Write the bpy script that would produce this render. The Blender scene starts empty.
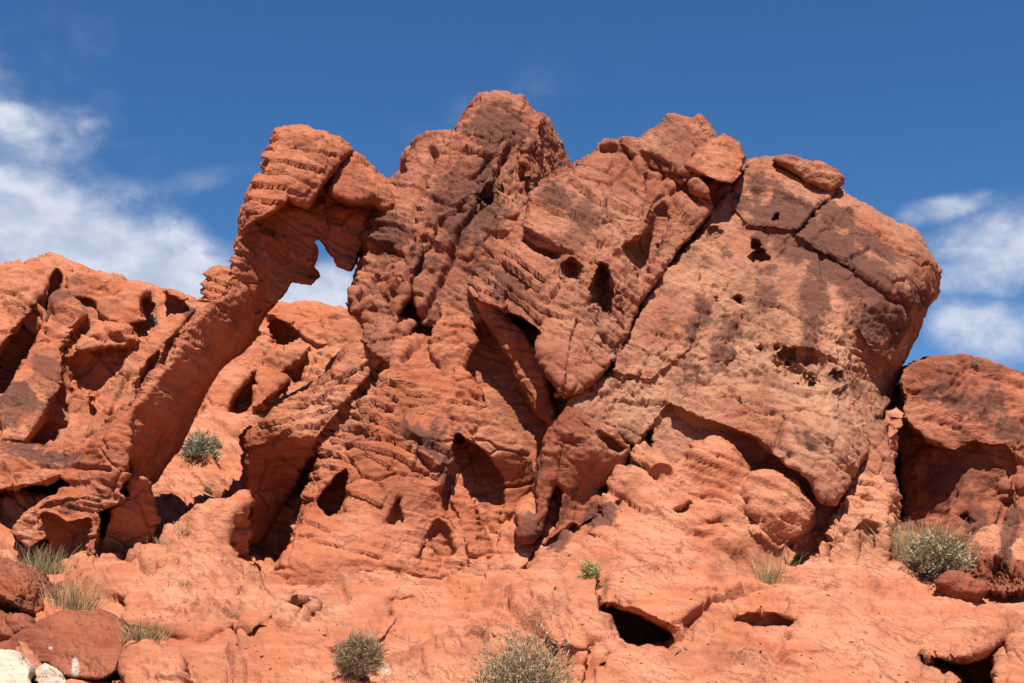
import bpy, math, random
import numpy as np

# ------------------------------------------------------------------ scene, camera, light
scene = bpy.context.scene
C = scene.collection
F, U0, V0 = 1400.0, 512.0, 640.0        # focal length in pixels, principal column, horizon row
Y0, ZC = 22.0, 1.6                      # distance of the rock, eye height
S = F / Y0                              # pixels per metre at the rock

cam = bpy.data.cameras.new('camera')
cam.sensor_width = 36.0
cam.lens = 36.0 * F / 1024.0
cam.shift_y = (V0 - 341.5) / 1024.0
cam.clip_start, cam.clip_end = 0.1, 5000.0
co = bpy.data.objects.new('camera', cam)
co.location = (0, 0, ZC)
co.rotation_euler = (math.radians(90), 0, 0)
C.objects.link(co)
scene.camera = co

SUN_EL, SUN_AZ = 63.0, 3.0             # elevation; degrees to the left of straight behind the camera
se, sa = math.radians(SUN_EL), math.radians(SUN_AZ)
to_sun = (-math.cos(se) * math.sin(sa), -math.cos(se) * math.cos(sa), math.sin(se))
sl = bpy.data.lights.new('sun', 'SUN')
sl.energy = 5.0
sl.angle = math.radians(0.5)
sl.color = (1.0, 0.95, 0.87)
so = bpy.data.objects.new('sun', sl)
from mathutils import Vector
so.rotation_euler = Vector(to_sun).to_track_quat('Z', 'Y').to_euler()
so.location = (-20, -20, 40)
C.objects.link(so)

scene.view_settings.view_transform = 'Standard'
scene.view_settings.look = 'None'
scene.view_settings.exposure = 0.92
scene.view_settings.gamma = 1.0
scene.view_settings.use_curve_mapping = False
scene.cycles.max_bounces = 5
scene.cycles.diffuse_bounces = 3


class NT:
    """small helper for node trees"""
    def __init__(self, tree):
        self.t = tree; self.n = tree.nodes; self.l = tree.links
        self.n.clear()
    def node(self, typ, ins=None, **props):
        nd = self.n.new(typ)
        for k, v in props.items(): setattr(nd, k, v)
        for k, v in (ins or {}).items():
            s = nd.inputs[k]
            if hasattr(v, 'is_output'): self.l.new(v, s)
            else: s.default_value = v
        return nd
    def math(self, op, a, b=0.0, c=0.0, clamp=False):
        return self.node('ShaderNodeMath', {0: a, 1: b, 2: c}, operation=op, use_clamp=clamp).outputs[0]
    def mix(self, f, a, b, blend='MIX'):
        nd = self.node('ShaderNodeMix', None, data_type='RGBA', blend_type=blend)
        for i, v in ((0, f), (6, a), (7, b)):
            if hasattr(v, 'is_output'): self.l.new(v, nd.inputs[i])
            else: nd.inputs[i].default_value = v if not isinstance(v, tuple) or len(v) == 4 else (*v, 1)
        return nd.outputs[2]
    def ramp(self, f, a, b):
        return self.node('ShaderNodeMapRange', {0: f, 1: a, 2: b, 3: 0.0, 4: 1.0}, interpolation_type='SMOOTHSTEP').outputs[0]
    def noise(self, vec, scale, detail=5, rough=0.55, dist=0.0):
        return self.node('ShaderNodeTexNoise', {'Vector': vec, 'Scale': scale, 'Detail': detail, 'Roughness': rough, 'Distortion': dist}).outputs[0]


def make_world():
    w = bpy.data.worlds.new('World'); scene.world = w
    w.use_nodes = True
    T = NT(w.node_tree)
    sky = T.node('ShaderNodeTexSky', None, sky_type='NISHITA', sun_disc=False,
                 sun_elevation=se, sun_rotation=math.radians(180 + SUN_AZ) , altitude=1500,
                 air_density=1.0, dust_density=0.0, ozone_density=4.0)
    hsv = T.node('ShaderNodeHueSaturation', {'Hue': 0.503, 'Saturation': 1.24, 'Value': 1.04, 'Color': sky.outputs[0]})
    d = T.node('ShaderNodeTexCoord').outputs['Generated']
    sx = T.node('ShaderNodeSeparateXYZ', {0: d})
    y = T.math('MAXIMUM', sx.outputs[1], 0.02)
    a = T.math('DIVIDE', sx.outputs[0], y)
    b = T.math('DIVIDE', sx.outputs[2], y)
    n1 = T.noise(T.node('ShaderNodeMapping', {0: d, 'Scale': (1.0, 1.0, 1.35), 'Rotation': (0, 0.35, 0)}).outputs[0], 8.0, 8, 0.52, 0.1)
    n2 = T.noise(T.node('ShaderNodeMapping', {0: d, 'Location': (3.1, 1.7, 0.4), 'Scale': (1.0, 1.0, 1.6), 'Rotation': (0, 0.5, 0)}).outputs[0], 30.0, 6, 0.58, 0.2)
    n3 = T.noise(d, 3.0, 3, 0.5)
    nn = T.math('ADD', T.math('MULTIPLY', T.math('SUBTRACT', n1, 0.15), 1.1), T.math('MULTIPLY', n2, 0.42))

    def blob(px, py, ru, rv, rot=0.0, amp=1.0):
        ca, cb = (px - U0) / F, (V0 - py) / F
        x = T.math('SUBTRACT', a, ca); z = T.math('SUBTRACT', b, cb)
        c_, s_ = math.cos(rot), math.sin(rot)
        p = T.math('ADD', T.math('MULTIPLY', x, c_ * F / ru), T.math('MULTIPLY', z, s_ * F / ru))
        q = T.math('ADD', T.math('MULTIPLY', x, -s_ * F / rv), T.math('MULTIPLY', z, c_ * F / rv))
        r2 = T.math('ADD', T.math('MULTIPLY', p, p), T.math('MULTIPLY', q, q))
        return T.math('MULTIPLY', T.math('EXPONENT', T.math('MULTIPLY', r2, -1.0)), amp)

    def dens(blobs, lo, hi):
        m = None
        for bb in blobs:
            g = blob(*bb)
            m = g if m is None else T.math('MAXIMUM', m, g)
        return T.math('MULTIPLY', T.ramp(T.math('ADD', T.math('MULTIPLY', m, 0.62), T.math('SUBTRACT', nn, 0.5)), lo, hi), T.math('MULTIPLY', m, 2.2, clamp=True))

    left = dens([(0, 250, 230, 88, -0.36, 1.7), (322, 305, 60, 40, 0, 1.15), (190, 285, 60, 40, 0, 0.9), (-150, 200, 220, 130, 0, 1.2)], 0.12, 0.66)
    wisp = dens([(28, 121, 36, 17, -0.25, 1.3), (92, 123, 50, 10, 0.12, 0.45), (190, 182, 90, 18, 0.2, 0.55), (192, 235, 26, 26, 0, 0.9), (450, 118, 120, 30, 0.3, 0.35)], 0.16, 0.80)
    right = dens([(1000, 255, 110, 62, 0.25, 1.15), (985, 330, 90, 48, -0.2, 1.2), (945, 210, 70, 22, 0.2, 0.9), (1150, 270, 130, 110, 0, 1.1)], 0.40, 0.86)
    front = T.math('GREATER_THAN', sx.outputs[1], 0.05)
    cl = T.math('ADD', T.math('MULTIPLY', left, 1.0), T.math('ADD', T.math('MULTIPLY', wisp, 0.55), T.math('MULTIPLY', right, 0.9)), clamp=True)
    cl = T.math('MULTIPLY', T.math('MULTIPLY', cl, front), 0.93)
    shade = T.mix(T.ramp(n2, 0.3, 0.7), (4.6, 5.3, 6.8), (7.2, 7.6, 8.6))
    col = T.mix(cl, hsv.outputs[0], shade)
    bg = T.node('ShaderNodeBackground', {'Color': col, 'Strength': 0.056})
    out = T.node('ShaderNodeOutputWorld')
    T.l.new(bg.outputs[0], out.inputs[0])
make_world()

# ------------------------------------------------------------------ numpy noise
rs = np.random.RandomState(7)
PERM = rs.permutation(256).astype(np.int32)
PERM = np.concatenate([PERM, PERM, PERM])
G3 = rs.normal(size=(256, 3)).astype(np.float32)
G3 /= np.linalg.norm(G3, axis=1, keepdims=True)

def perlin(p):
    i = np.floor(p).astype(np.int32); f = (p - i).astype(np.float32)
    i &= 255
    w = f * f * f * (f * (f * 6 - 15) + 10)
    r = 0
    for dx in (0, 1):
        a = PERM[i[:, 0] + dx]
        wx = w[:, 0] if dx else 1 - w[:, 0]
        for dy in (0, 1):
            b = PERM[a + i[:, 1] + dy]
            wy = w[:, 1] if dy else 1 - w[:, 1]
            for dz in (0, 1):
                h = PERM[b + i[:, 2] + dz]
                wz = w[:, 2] if dz else 1 - w[:, 2]
                g = G3[h]
                r = r + wx * wy * wz * (g[:, 0] * (f[:, 0] - dx) + g[:, 1] * (f[:, 1] - dy) + g[:, 2] * (f[:, 2] - dz))
    return r * 1.6

def fbm(p, octv=4, rough=0.5, ridged=False):
    s, a, t = 0, 1.0, 0.0
    q = p.copy()
    for k in range(octv):
        n = perlin(q)
        if ridged: n = 1 - 2 * np.abs(n)
        s = s + a * n; t += a
        a *= rough; q = q * 2.03 + 17.3
    return s / t

def worley(p, jitter=0.9):
    i = np.floor(p).astype(np.int32); f = p - i
    f1 = np.full(len(p), 9.0, np.float32); f2 = f1.copy(); cid = np.zeros(len(p), np.int32); vec = np.zeros((len(p), 3), np.float32)
    for dx in (-1, 0, 1):
        for dy in (-1, 0, 1):
            for dz in (-1, 0, 1):
                h = PERM[PERM[PERM[(i[:, 0] + dx) & 255] + ((i[:, 1] + dy) & 255)] + ((i[:, 2] + dz) & 255)]
                ox = dx + 0.5 + (PERM[h + 1] / 255 - 0.5) * jitter - f[:, 0]
                oy = dy + 0.5 + (PERM[h + 57] / 255 - 0.5) * jitter - f[:, 1]
                oz = dz + 0.5 + (PERM[h + 123] / 255 - 0.5) * jitter - f[:, 2]
                d = np.sqrt(ox * ox + oy * oy + oz * oz)
                m = d < f1
                f2 = np.where(m, f1, np.minimum(f2, d)); cid = np.where(m, h, cid); f1 = np.where(m, d, f1)
                vec[m] = np.stack([ox[m], oy[m], oz[m]], 1)
    return f1, f2, cid, vec

ROT = np.linalg.qr(rs.normal(size=(3, 3)))[0].astype(np.float32)
def facets(p):
    """piecewise linear noise on a tetrahedral lattice: flat faces meeting in straight edges, -1..1"""
    p = p @ ROT
    i = np.floor(p).astype(np.int32); f = (p - i).astype(np.float32)
    o = np.argsort(-f, axis=1); fs = np.take_along_axis(f, o, 1)
    c = i.copy(); r = np.arange(len(p))
    def val(c):
        c = c & 255
        return PERM[PERM[PERM[c[:, 0]] + c[:, 1]] + c[:, 2]] / 127.5 - 1
    v = val(c) * (1 - fs[:, 0])
    for k in range(3):
        c[r, o[:, k]] += 1
        v = v + val(c) * (fs[:, k] - (fs[:, k + 1] if k < 2 else 0))
    return v
def facet_fbm(p, octv=4, rough=0.5):
    s, a, t = 0, 1.0, 0.0
    for k in range(octv):
        s = s + a * facets(p + 13.1 * k); t += a
        a *= rough; p = (p * 2.1) @ ROT.T
    return s / t

def sstep(x, a, b):
    t = np.clip((x - a) / (b - a), 0, 1)
    return t * t * (3 - 2 * t)

# ------------------------------------------------------------------ solid modelling: slabs and pits, meshed by surface nets
def poly_sdf(poly, u, v):
    P = np.asarray(poly, np.float32); n = len(P)
    d = np.full(u.shape, 1e9, np.float32); s = np.ones(u.shape, np.float32)
    for i in range(n):
        a, b = P[i], P[i - 1]
        ex, ey = b - a
        wx, wy = u - a[0], v - a[1]
        t = np.clip((wx * ex + wy * ey) / (ex * ex + ey * ey + 1e-9), 0, 1)
        d = np.minimum(d, (wx - ex * t) ** 2 + (wy - ey * t) ** 2)
        c1 = v >= a[1]; c2 = v < b[1]; c3 = ex * wy > ey * wx
        s = np.where((c1 & c2 & c3) | (~c1 & ~c2 & ~c3), -s, s)
    return s * np.sqrt(d)

def tps(pts, u, v):
    P = np.asarray(pts, np.float64); n = len(P)
    if n == 1: return np.full(u.shape, P[0, 2], np.float32)
    if n == 2:
        d = P[1, :2] - P[0, :2]; t = ((u - P[0, 0]) * d[0] + (v - P[0, 1]) * d[1]) / (d @ d)
        return (P[0, 2] + t * (P[1, 2] - P[0, 2])).astype(np.float32)
    sc = 100.0
    X = P[:, :2] / sc
    def ph(r2): return 0.5 * r2 * np.log(r2 + 1e-9)
    K = ph(((X[:, None] - X[None]) ** 2).sum(-1)) + np.eye(n) * 0.02
    A = np.zeros((n + 3, n + 3)); A[:n, :n] = K; A[:n, n] = 1; A[:n, n + 1:] = X
    A[n:, :n] = A[:n, n:].T
    w = np.linalg.solve(A + np.eye(n + 3) * 1e-9, np.concatenate([P[:, 2], [0, 0, 0]]))
    r = w[n] + w[n + 1] * u / sc + w[n + 2] * v / sc
    for i in range(n):
        r = r + w[i] * ph((u / sc - X[i, 0]) ** 2 + (v / sc - X[i, 1]) ** 2)
    return r.astype(np.float32)

def smax(a, b, k):
    h = np.maximum(k - np.abs(a - b), 0) / k
    return np.maximum(a, b) + h * h * (k * 0.25)
def smin(a, b, k): return -smax(-a, -b, k)

class Rock:
    def __init__(self, box, step=2.0, wstep=3.0, warp=3.0, warp_len=26.0, seed=0):
        u0, u1, v0, v1, w0, w1 = box
        self.u = np.arange(u0, u1 + step, step, dtype=np.float32)
        self.v = np.arange(v0, v1 + step, step, dtype=np.float32)
        self.w = np.arange(w0, w1 + wstep, wstep, dtype=np.float32)
        self.D = np.full((len(self.u), len(self.v), len(self.w)), 40.0, np.float32)
        U, V = np.meshgrid(self.u, self.v, indexing='ij')
        q = np.stack([U.ravel() / warp_len, V.ravel() / warp_len, np.full(U.size, seed * 3.7 + 0.5)], 1).astype(np.float32)
        self.U = U + (warp * fbm(q, 4, 0.55)).reshape(U.shape)
        self.V = V + (warp * fbm(q + 31.7, 4, 0.55)).reshape(U.shape)
    def box(self, poly, m, wa, wb):
        P = np.asarray(poly)
        iu = np.searchsorted(self.u, [P[:, 0].min() - m, P[:, 0].max() + m])
        iv = np.searchsorted(self.v, [P[:, 1].min() - m, P[:, 1].max() + m])
        iw = np.searchsorted(self.w, [wa, wb])
        return slice(iu[0], iu[1]), slice(iv[0], iv[1]), slice(iw[0], iw[1])
    def slab(self, poly, pts, thick=140, k=16, sk=4, back=None, off=0.0, follow=False):
        """solid piece: outline seen from the front, its front surface through pts, rounded edges of size k"""
        P = np.asarray(poly); m = 16
        iu = np.searchsorted(self.u, [P[:, 0].min() - m, P[:, 0].max() + m])
        iv = np.searchsorted(self.v, [P[:, 1].min() - m, P[:, 1].max() + m])
        su, sv = slice(*iu), slice(*iv)
        U, V = self.U[su, sv], self.V[su, sv]
        if U.size == 0: return self
        f = tps(pts, U, V) + off; e = 1.0
        fu = tps(pts, U + e, V) + off - f; fv = tps(pts, U, V + e) + off - f
        g = np.sqrt(1 + fu * fu + fv * fv)
        d2 = poly_sdf(poly, U, V)
        ins = d2 < 6
        lo, hi = f[ins].min(), f[ins].max()
        bk = (hi + thick) if back is None else back
        iw = np.searchsorted(self.w, [lo - 24, bk + 24]); sw = slice(*iw)
        w = self.w[sw][None, None, :]
        d = smax(((f[..., None] - w) / g[..., None]).astype(np.float32), d2[..., None], k)
        d = smax(d, ((w - f[..., None] - thick) / g[..., None]).astype(np.float32) if follow else w - bk, 20)
        cur = self.D[su, sv, sw]
        self.D[su, sv, sw] = smin(cur, d, sk)
        return self
    def pit(self, poly, pts, k=10, sk=5, flare=0.15):
        """hollow worn in from the front down to the surface through pts"""
        P = np.asarray(poly); m = 20
        su = slice(*np.searchsorted(self.u, [P[:, 0].min() - m, P[:, 0].max() + m]))
        sv = slice(*np.searchsorted(self.v, [P[:, 1].min() - m, P[:, 1].max() + m]))
        U, V = self.U[su, sv], self.V[su, sv]
        if U.size == 0: return self
        f = tps(pts, U, V); d2 = poly_sdf(poly, U, V)
        w = self.w[None, None, :]
        c = smax(w - f[..., None], (d2[..., None] + flare * np.maximum(w - f[..., None] + 30, 0)), k)
        self.D[su, sv, :] = smax(self.D[su, sv, :], -c, sk)
        return self
    def hole(self, u, v, w, ru, rv, rw, rot=0.0, sk=3):
        """ellipsoidal tafoni hole"""
        m = max(ru, rv) + 8
        su = slice(*np.searchsorted(self.u, [u - m, u + m])); sv = slice(*np.searchsorted(self.v, [v - m, v + m]))
        sw = slice(*np.searchsorted(self.w, [w - rw - 8, w + rw + 8]))
        U, V = self.U[su, sv] - u, self.V[su, sv] - v
        if U.size == 0: return self
        c, s = math.cos(rot), math.sin(rot)
        a = (U * c + V * s) / ru; b = (-U * s + V * c) / rv
        w_ = (self.w[sw] - w) / rw
        r = np.sqrt((a * a + b * b)[..., None] + (w_ * w_)[None, None])
        rag = fbm(np.stack([self.u[su][:, None] / 7 + 0 * V, self.v[sv][None] / 7 + 0 * U, 0 * U + w / 9], -1).reshape(-1, 3).astype(np.float32), 3, 0.6).reshape(U.shape)
        d = (r * (1 + 0.7 * rag)[..., None] - 1) * min(ru, rv, rw)
        self.D[su, sv, sw] = smax(self.D[su, sv, sw], -d.astype(np.float32), sk)
        return self
    def mesh(self):
        D = self.D
        D[0], D[-1] = 5, 5; D[:, 0] = 5; D[:, -1] = 5; D[:, :, 0] = 5; D[:, :, -1] = 5
        neg = D < 0
        n = np.zeros(tuple(s - 1 for s in D.shape), np.int8)
        for i in (0, 1):
            for j in (0, 1):
                for k in (0, 1):
                    n += neg[i:D.shape[0] - 1 + i, j:D.shape[1] - 1 + j, k:D.shape[2] - 1 + k]
        act = (n > 0) & (n < 8)
        I, J, K = np.nonzero(act)
        idx = np.full(act.shape, -1, np.int32); idx[I, J, K] = np.arange(len(I))
        cv = {(i, j, k): D[I + i, J + j, K + k] for i in (0, 1) for j in (0, 1) for k in (0, 1)}
        sp = np.zeros((len(I), 3), np.float32); cnt = np.zeros(len(I), np.float32)
        cs = list(cv)
        for a in cs:
            for ax in range(3):
                if a[ax] == 0:
                    b = list(a); b[ax] = 1; b = tuple(b)
                    va, vb = cv[a], cv[b]
                    m = (va < 0) != (vb < 0)
                    t = np.where(m, va / np.where(m, va - vb, 1), 0)
                    for c in range(3):
                        sp[:, c] += np.where(m, a[c] + (t if c == ax else 0), 0)
                    cnt += m
        sp /= cnt[:, None]
        st = (self.u[1] - self.u[0], self.v[1] - self.v[0], self.w[1] - self.w[0])
        uvw = np.stack([self.u[I] + sp[:, 0] * st[0], self.v[J] + sp[:, 1] * st[1], self.w[K] + sp[:, 2] * st[2]], 1)
        F_ = []
        for ax in range(3):
            sl0 = [slice(1, -1)] * 3; sl1 = [slice(1, -1)] * 3
            sl0[ax] = slice(0, -1); sl1[ax] = slice(1, None)
            a, b = neg[tuple(sl0)], neg[tuple(sl1)]
            e = np.nonzero(a != b); flip = a[e]
            p = [e[c] + (0 if c == ax else 1) for c in range(3)]
            o1, o2 = (ax + 1) % 3, (ax + 2) % 3
            def at(d1, d2):
                q = [x.copy() for x in p]; q[o1] -= d1; q[o2] -= d2
                return idx[q[0], q[1], q[2]]
            quad = np.stack([at(1, 1), at(0, 1), at(0, 0), at(1, 0)], 1)
            quad[~flip] = quad[~flip][:, ::-1]
            F_.append(quad)
        return uvw, np.concatenate(F_)

def world(uvw):
    u, v, w = uvw[:, 0], uvw[:, 1], uvw[:, 2]
    Y = Y0 + w / S
    return np.stack([(u - U0) / F * Y, Y, ZC + (V0 - v) / F * Y], 1)
def at(u, v, w): return tuple(world(np.array([[u, v, w]], float))[0])

def vnormals(P, Q):
    a = P[Q[:, 2]] - P[Q[:, 0]]; b = P[Q[:, 3]] - P[Q[:, 1]]
    n = np.cross(a, b)
    N = np.zeros_like(P)
    for k in range(4):
        for c in range(3):
            N[:, c] += np.bincount(Q[:, k], n[:, c], minlength=len(P))
    return N / (np.linalg.norm(N, axis=1, keepdims=True) + 1e-12)

def seg_dist(line, u, v):
    """distance to a polyline, and whether a point lies above it"""
    L = np.asarray(line, float)
    if L[-1, 0] < L[0, 0]: L = L[::-1]
    d = np.full(u.shape, 1e9); up = np.zeros(u.shape, bool); end = np.zeros(u.shape, bool)
    for k, (a, b) in enumerate(zip(L[:-1], L[1:])):
        e = b - a
        t0 = ((u - a[0]) * e[0] + (v - a[1]) * e[1]) / (e @ e + 1e-9); t = np.clip(t0, 0, 1)
        dd = np.hypot(u - a[0] - t * e[0], v - a[1] - t * e[1])
        m = dd < d
        d = np.where(m, dd, d)
        up = np.where(m, e[0] * (v - a[1]) - e[1] * (u - a[0]) < 0, up)
        end = np.where(m, ((k == 0) & (t0 < 0)) | ((k == len(L) - 2) & (t0 > 1)), end)
    return d, up, end

# desert varnish (dark stains) and tan, rough crusts: blobs on the rock faces (u, v, ru, rv, angle, strength)
VARNISH = [(765, 285, 26, 60, .2, .5), (722, 345, 28, 40, .4, .5), (850, 388, 40, 18, .3, .5), (660, 330, 12, 30, .5, .45), (800, 440, 44, 12, .4, .45), (880, 290, 40, 40, .5, .55), (945, 485, 40, 34, 0, .6), (960, 400, 50, 20, .2, .6), (650, 200, 18, 24, .5, .4), (520, 290, 40, 24, .5, .45),
           (800, 235, 70, 34, 0.55, .8), (850, 270, 60, 26, 0.5, .9), (880, 320, 34, 30, 0.6, .8), (770, 190, 40, 14, 0.5, .6),
           (815, 330, 14, 46, 0.15, .7), (815, 290, 16, 40, -0.1, .8), (700, 320, 22, 34, 0.7, .5), (690, 375, 20, 30, 0.8, .5),
           (785, 205, 22, 10, .5, .9), (870, 245, 44, 12, .5, .8), (905, 300, 20, 24, .6, .6), (760, 250, 30, 18, .6, .35),
           (500, 130, 44, 34, 0.4, .75), (470, 200, 44, 64, 0.3, .7), (555, 195, 24, 18, .3, .8), (585, 212, 26, 20, .6, .65), (720, 250, 20, 14, .4, .4), (835, 215, 30, 12, .6, .8), (890, 330, 20, 18, .6, .7), (745, 200, 16, 14, .3, .6),
           (385, 230, 22, 24, .8, .8), (420, 260, 26, 36, .5, .5), (500, 275, 36, 16, .3, .6), (540, 300, 26, 20, .4, .3),
           (420, 440, 36, 34, .6, .6), (445, 465, 12, 26, 0, .5), (400, 425, 24, 10, .2, .5),
           (47, 365, 18, 14, .4, 1.), (22, 400, 22, 14, .5, 1.), (60, 300, 18, 6, -.3, .8), (78, 282, 12, 5, 0, .8), (190, 312, 9, 8, 0, .9),
           (12, 410, 20, 26, 0, .7), (40, 452, 60, 9, .1, .7), (10, 500, 14, 16, 0, .4), (95, 435, 22, 8, -.3, .4),
           (66, 505, 12, 10, .3, .8), (46, 500, 8, 6, 0, .6), (600, 515, 26, 14, -.2, .8), (560, 540, 20, 10, -.6, .7), (535, 530, 12, 16, .4, .8), (570, 505, 8, 26, .3, .6), (545, 470, 10, 26, .2, .5),
           (630, 462, 5, 12, -.2, .7), (285, 325, 16, 8, .6, .5), (920, 300, 14, 20, .3, .6), (985, 405, 34, 24, .3, .6), (1010, 430, 20, 14, .3, .8), (950, 385, 20, 12, .2, .4), (1000, 400, 12, 12, 0, .6),
           (975, 525, 14, 16, 0, .8), (960, 555, 14, 12, 0, .8), (1008, 540, 8, 50, .2, .8), (330, 215, 20, 10, 0.3, .25), (290, 190, 26, 14, .3, .3), (300, 150, 20, 10, .3, .4)]
TAN = [(745, 330, 70, 60, .4, .8), (640, 400, 36, 60, .6, .8), (830, 400, 60, 44, .3, .9), (850, 360, 20, 30, 0, .9), (700, 260, 34, 30, .3, .5), (590, 300, 40, 40, .4, .5),
       (600, 220, 50, 30, .4, .5), (500, 190, 20, 20, 0, .5), (860, 530, 26, 22, 0, .6), (712, 160, 24, 16, 0, .5), (655, 145, 14, 10, 0, .7), (610, 340, 20, 30, 0, .6),
       (320, 400, 60, 30, -.4, .4), (260, 600, 120, 20, .2, .35), (500, 430, 26, 30, .7, .5)]
WHITE = [(75, 669, 4, 11, 0.05, 1.), (74, 660, 2, 6, 0, .8), (49, 647, 2, 1.6, 0, 1.), (770, 636, 26, 8, .2, .28), (930, 585, 20, 5, .3, .2), (385, 668, 8, 5, 0, .5), (330, 590, 60, 6, .1, .25), (600, 600, 20, 8, 0, .2), (25, 535, 10, 12, .5, .35)]
ROUGH = [(745, 330, 70, 60, .4, .9), (640, 390, 40, 60, .6, 1.), (840, 370, 50, 50, .3, .8), (480, 170, 60, 80, .3, 1.), (700, 260, 40, 40, 0, .6), (430, 230, 40, 60, .3, .5), (600, 260, 50, 50, 0, .4),
         (965, 410, 60, 30, .2, .8), (995, 570, 40, 24, 0, 1.), (860, 520, 24, 20, 0, 1.)]

def blobs(L, u, v):
    r = np.zeros(len(u), np.float32)
    for (a, b, ru, rv, rot, s) in L:
        m = (np.abs(u - a) < 2.2 * max(ru, rv)) & (np.abs(v - b) < 2.2 * max(ru, rv))
        if not m.any(): continue
        x, y = u[m] - a, v[m] - b
        c, s_ = math.cos(rot), math.sin(rot)
        q = ((x * c + y * s_) / ru) ** 2 + ((-x * s_ + y * c) / rv) ** 2
        r[m] = np.maximum(r[m], s * np.exp(-q * 0.9))
    return r

def relief(P, N, uvw, strata_n=(0.25, 0.1, 0.96), strata=0.035, thick=0.34, rough=0.03, crack=0.05, lump=0.10, cell=0.8, fine=0.018, facet=0.12, big=0.16, smooth=(), cracks=(), seed=0):
    """metres of displacement along the normal: lumps, bedding ledges, joints, pitted crust"""
    p = P.astype(np.float32) + seed * 5.3
    n = len(p)
    sn = np.asarray(strata_n, np.float32); sn /= np.linalg.norm(sn)
    und = 0.15 + 0.85 * sstep(N[:, 2], -0.35, 0.15)      # sheltered undersides weather smooth
    soft = 1 - blobs(smooth, uvw[:, 0], uvw[:, 1]) if smooth else 1.0
    und = und * soft
    h = lump * 0.45 * fbm(p * 0.9, 4, 0.5) * soft
    wv = fbm(p * 0.55 + 9, 3, 0.5)
    mask = sstep(fbm(p * 0.45 + 40, 2), -0.35, 0.35)
    for th, am in ((thick, 1.0), (thick * 0.33, 0.55), (thick * 0.12, 0.28)):
        s = (p @ sn) / th + 0.9 * wv * (0.34 / th) ** 0.6 + 0.22 * fbm(p * 2.2, 2)
        i = np.floor(s).astype(np.int32); f = s - i
        h0 = PERM[(i * 7 + seed) & 255] / 127.5 - 1; h1 = PERM[((i + 1) * 7 + seed) & 255] / 127.5 - 1
        prof = h0 + (h1 - h0) * sstep(f, 0.84, 1.0)
        groove = np.exp(-((f - 0.93) / 0.07) ** 2) * (h0 > -0.1)
        h += strata * am * (prof - 0.9 * groove) * (0.25 + 0.75 * mask) * und
    # joints and flat broken facets, blocks stretched along the bedding
    def aniso(x, k): return x + (k - 1) * (x @ sn)[:, None] * sn
    rg = blobs(ROUGH, uvw[:, 0], uvw[:, 1])
    w3 = np.stack([wv, fbm(p * 1.3 + 3, 2), -wv], 1).astype(np.float32)
    pa = aniso(p, 1.6)
    h += (0.4 + 0.6 * und) * big * facet_fbm(pa / 1.5 + 0.15 * w3, 2, 0.5)
    h += (0.35 + 0.65 * und) * facet * facet_fbm(pa / 0.50 + 0.2 * w3, 4, 0.66) * (0.55 + 0.45 * mask + 0.6 * rg)
    q = aniso(p, 1.7) / cell
    f1, f2, cid, vec = worley((q + 0.22 * np.stack([wv, fbm(p * 1.7, 3), -wv], 1)).astype(np.float32))
    jm = sstep(fbm(p * 0.5 + 77, 2), -0.2, 0.3)
    h -= crack * np.exp(-((f2 - f1) / 0.045) ** 2) * jm * 1.4
    f1, f2, cid, vec = worley((aniso(p, 1.5) * (2.9 / cell) + 0.25 * np.stack([fbm(p * 4, 3), wv, fbm(p * 4 + 9, 3)], 1)).astype(np.float32))
    h -= crack * 0.7 * np.exp(-((f2 - f1) / 0.08) ** 2) * (0.30 + rg) * sstep(fbm(p * 1.1 + 7, 2), -0.3, 0.3)
    f1, f2, cid, vec = worley((aniso(p, 1.3) * 7.5 + 0.3 * fbm(p * 9, 2)[:, None]).astype(np.float32))
    h += rough * (0.25 + 1.1 * rg) * (1.5 * facet_fbm(p * 7.0, 2, 0.6) - 0.9 * np.exp(-((f2 - f1) / 0.09) ** 2))
    h += rough * (0.3 + 1.0 * rg) * 0.6 * fbm(p * 3.5, 5, 0.62)
    h += fine * fbm(p * 7.0 + 5, 3, 0.6)
    if cracks:
        jit = 3.0 * fbm(p * 2.6, 3)
        for (line, wd, dp) in cracks:
            d, up_, end = seg_dist(line, uvw[:, 0] + jit, uvw[:, 1] + jit * 0.7)
            m = sstep(-N[:, 1], -0.2, 0.2)
            if wd > 2.3: h -= m * dp / S * np.exp(-(d / wd) ** 2)
            else:       # a ledge: the bed above stands out and breaks off at the line
                h += m * np.where(end, 0, 1) * dp / S * (np.where(up_, 0.55 * np.exp(-d / 10.0), -0.40 * np.exp(-d / 4.0)))
    return h

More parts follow.
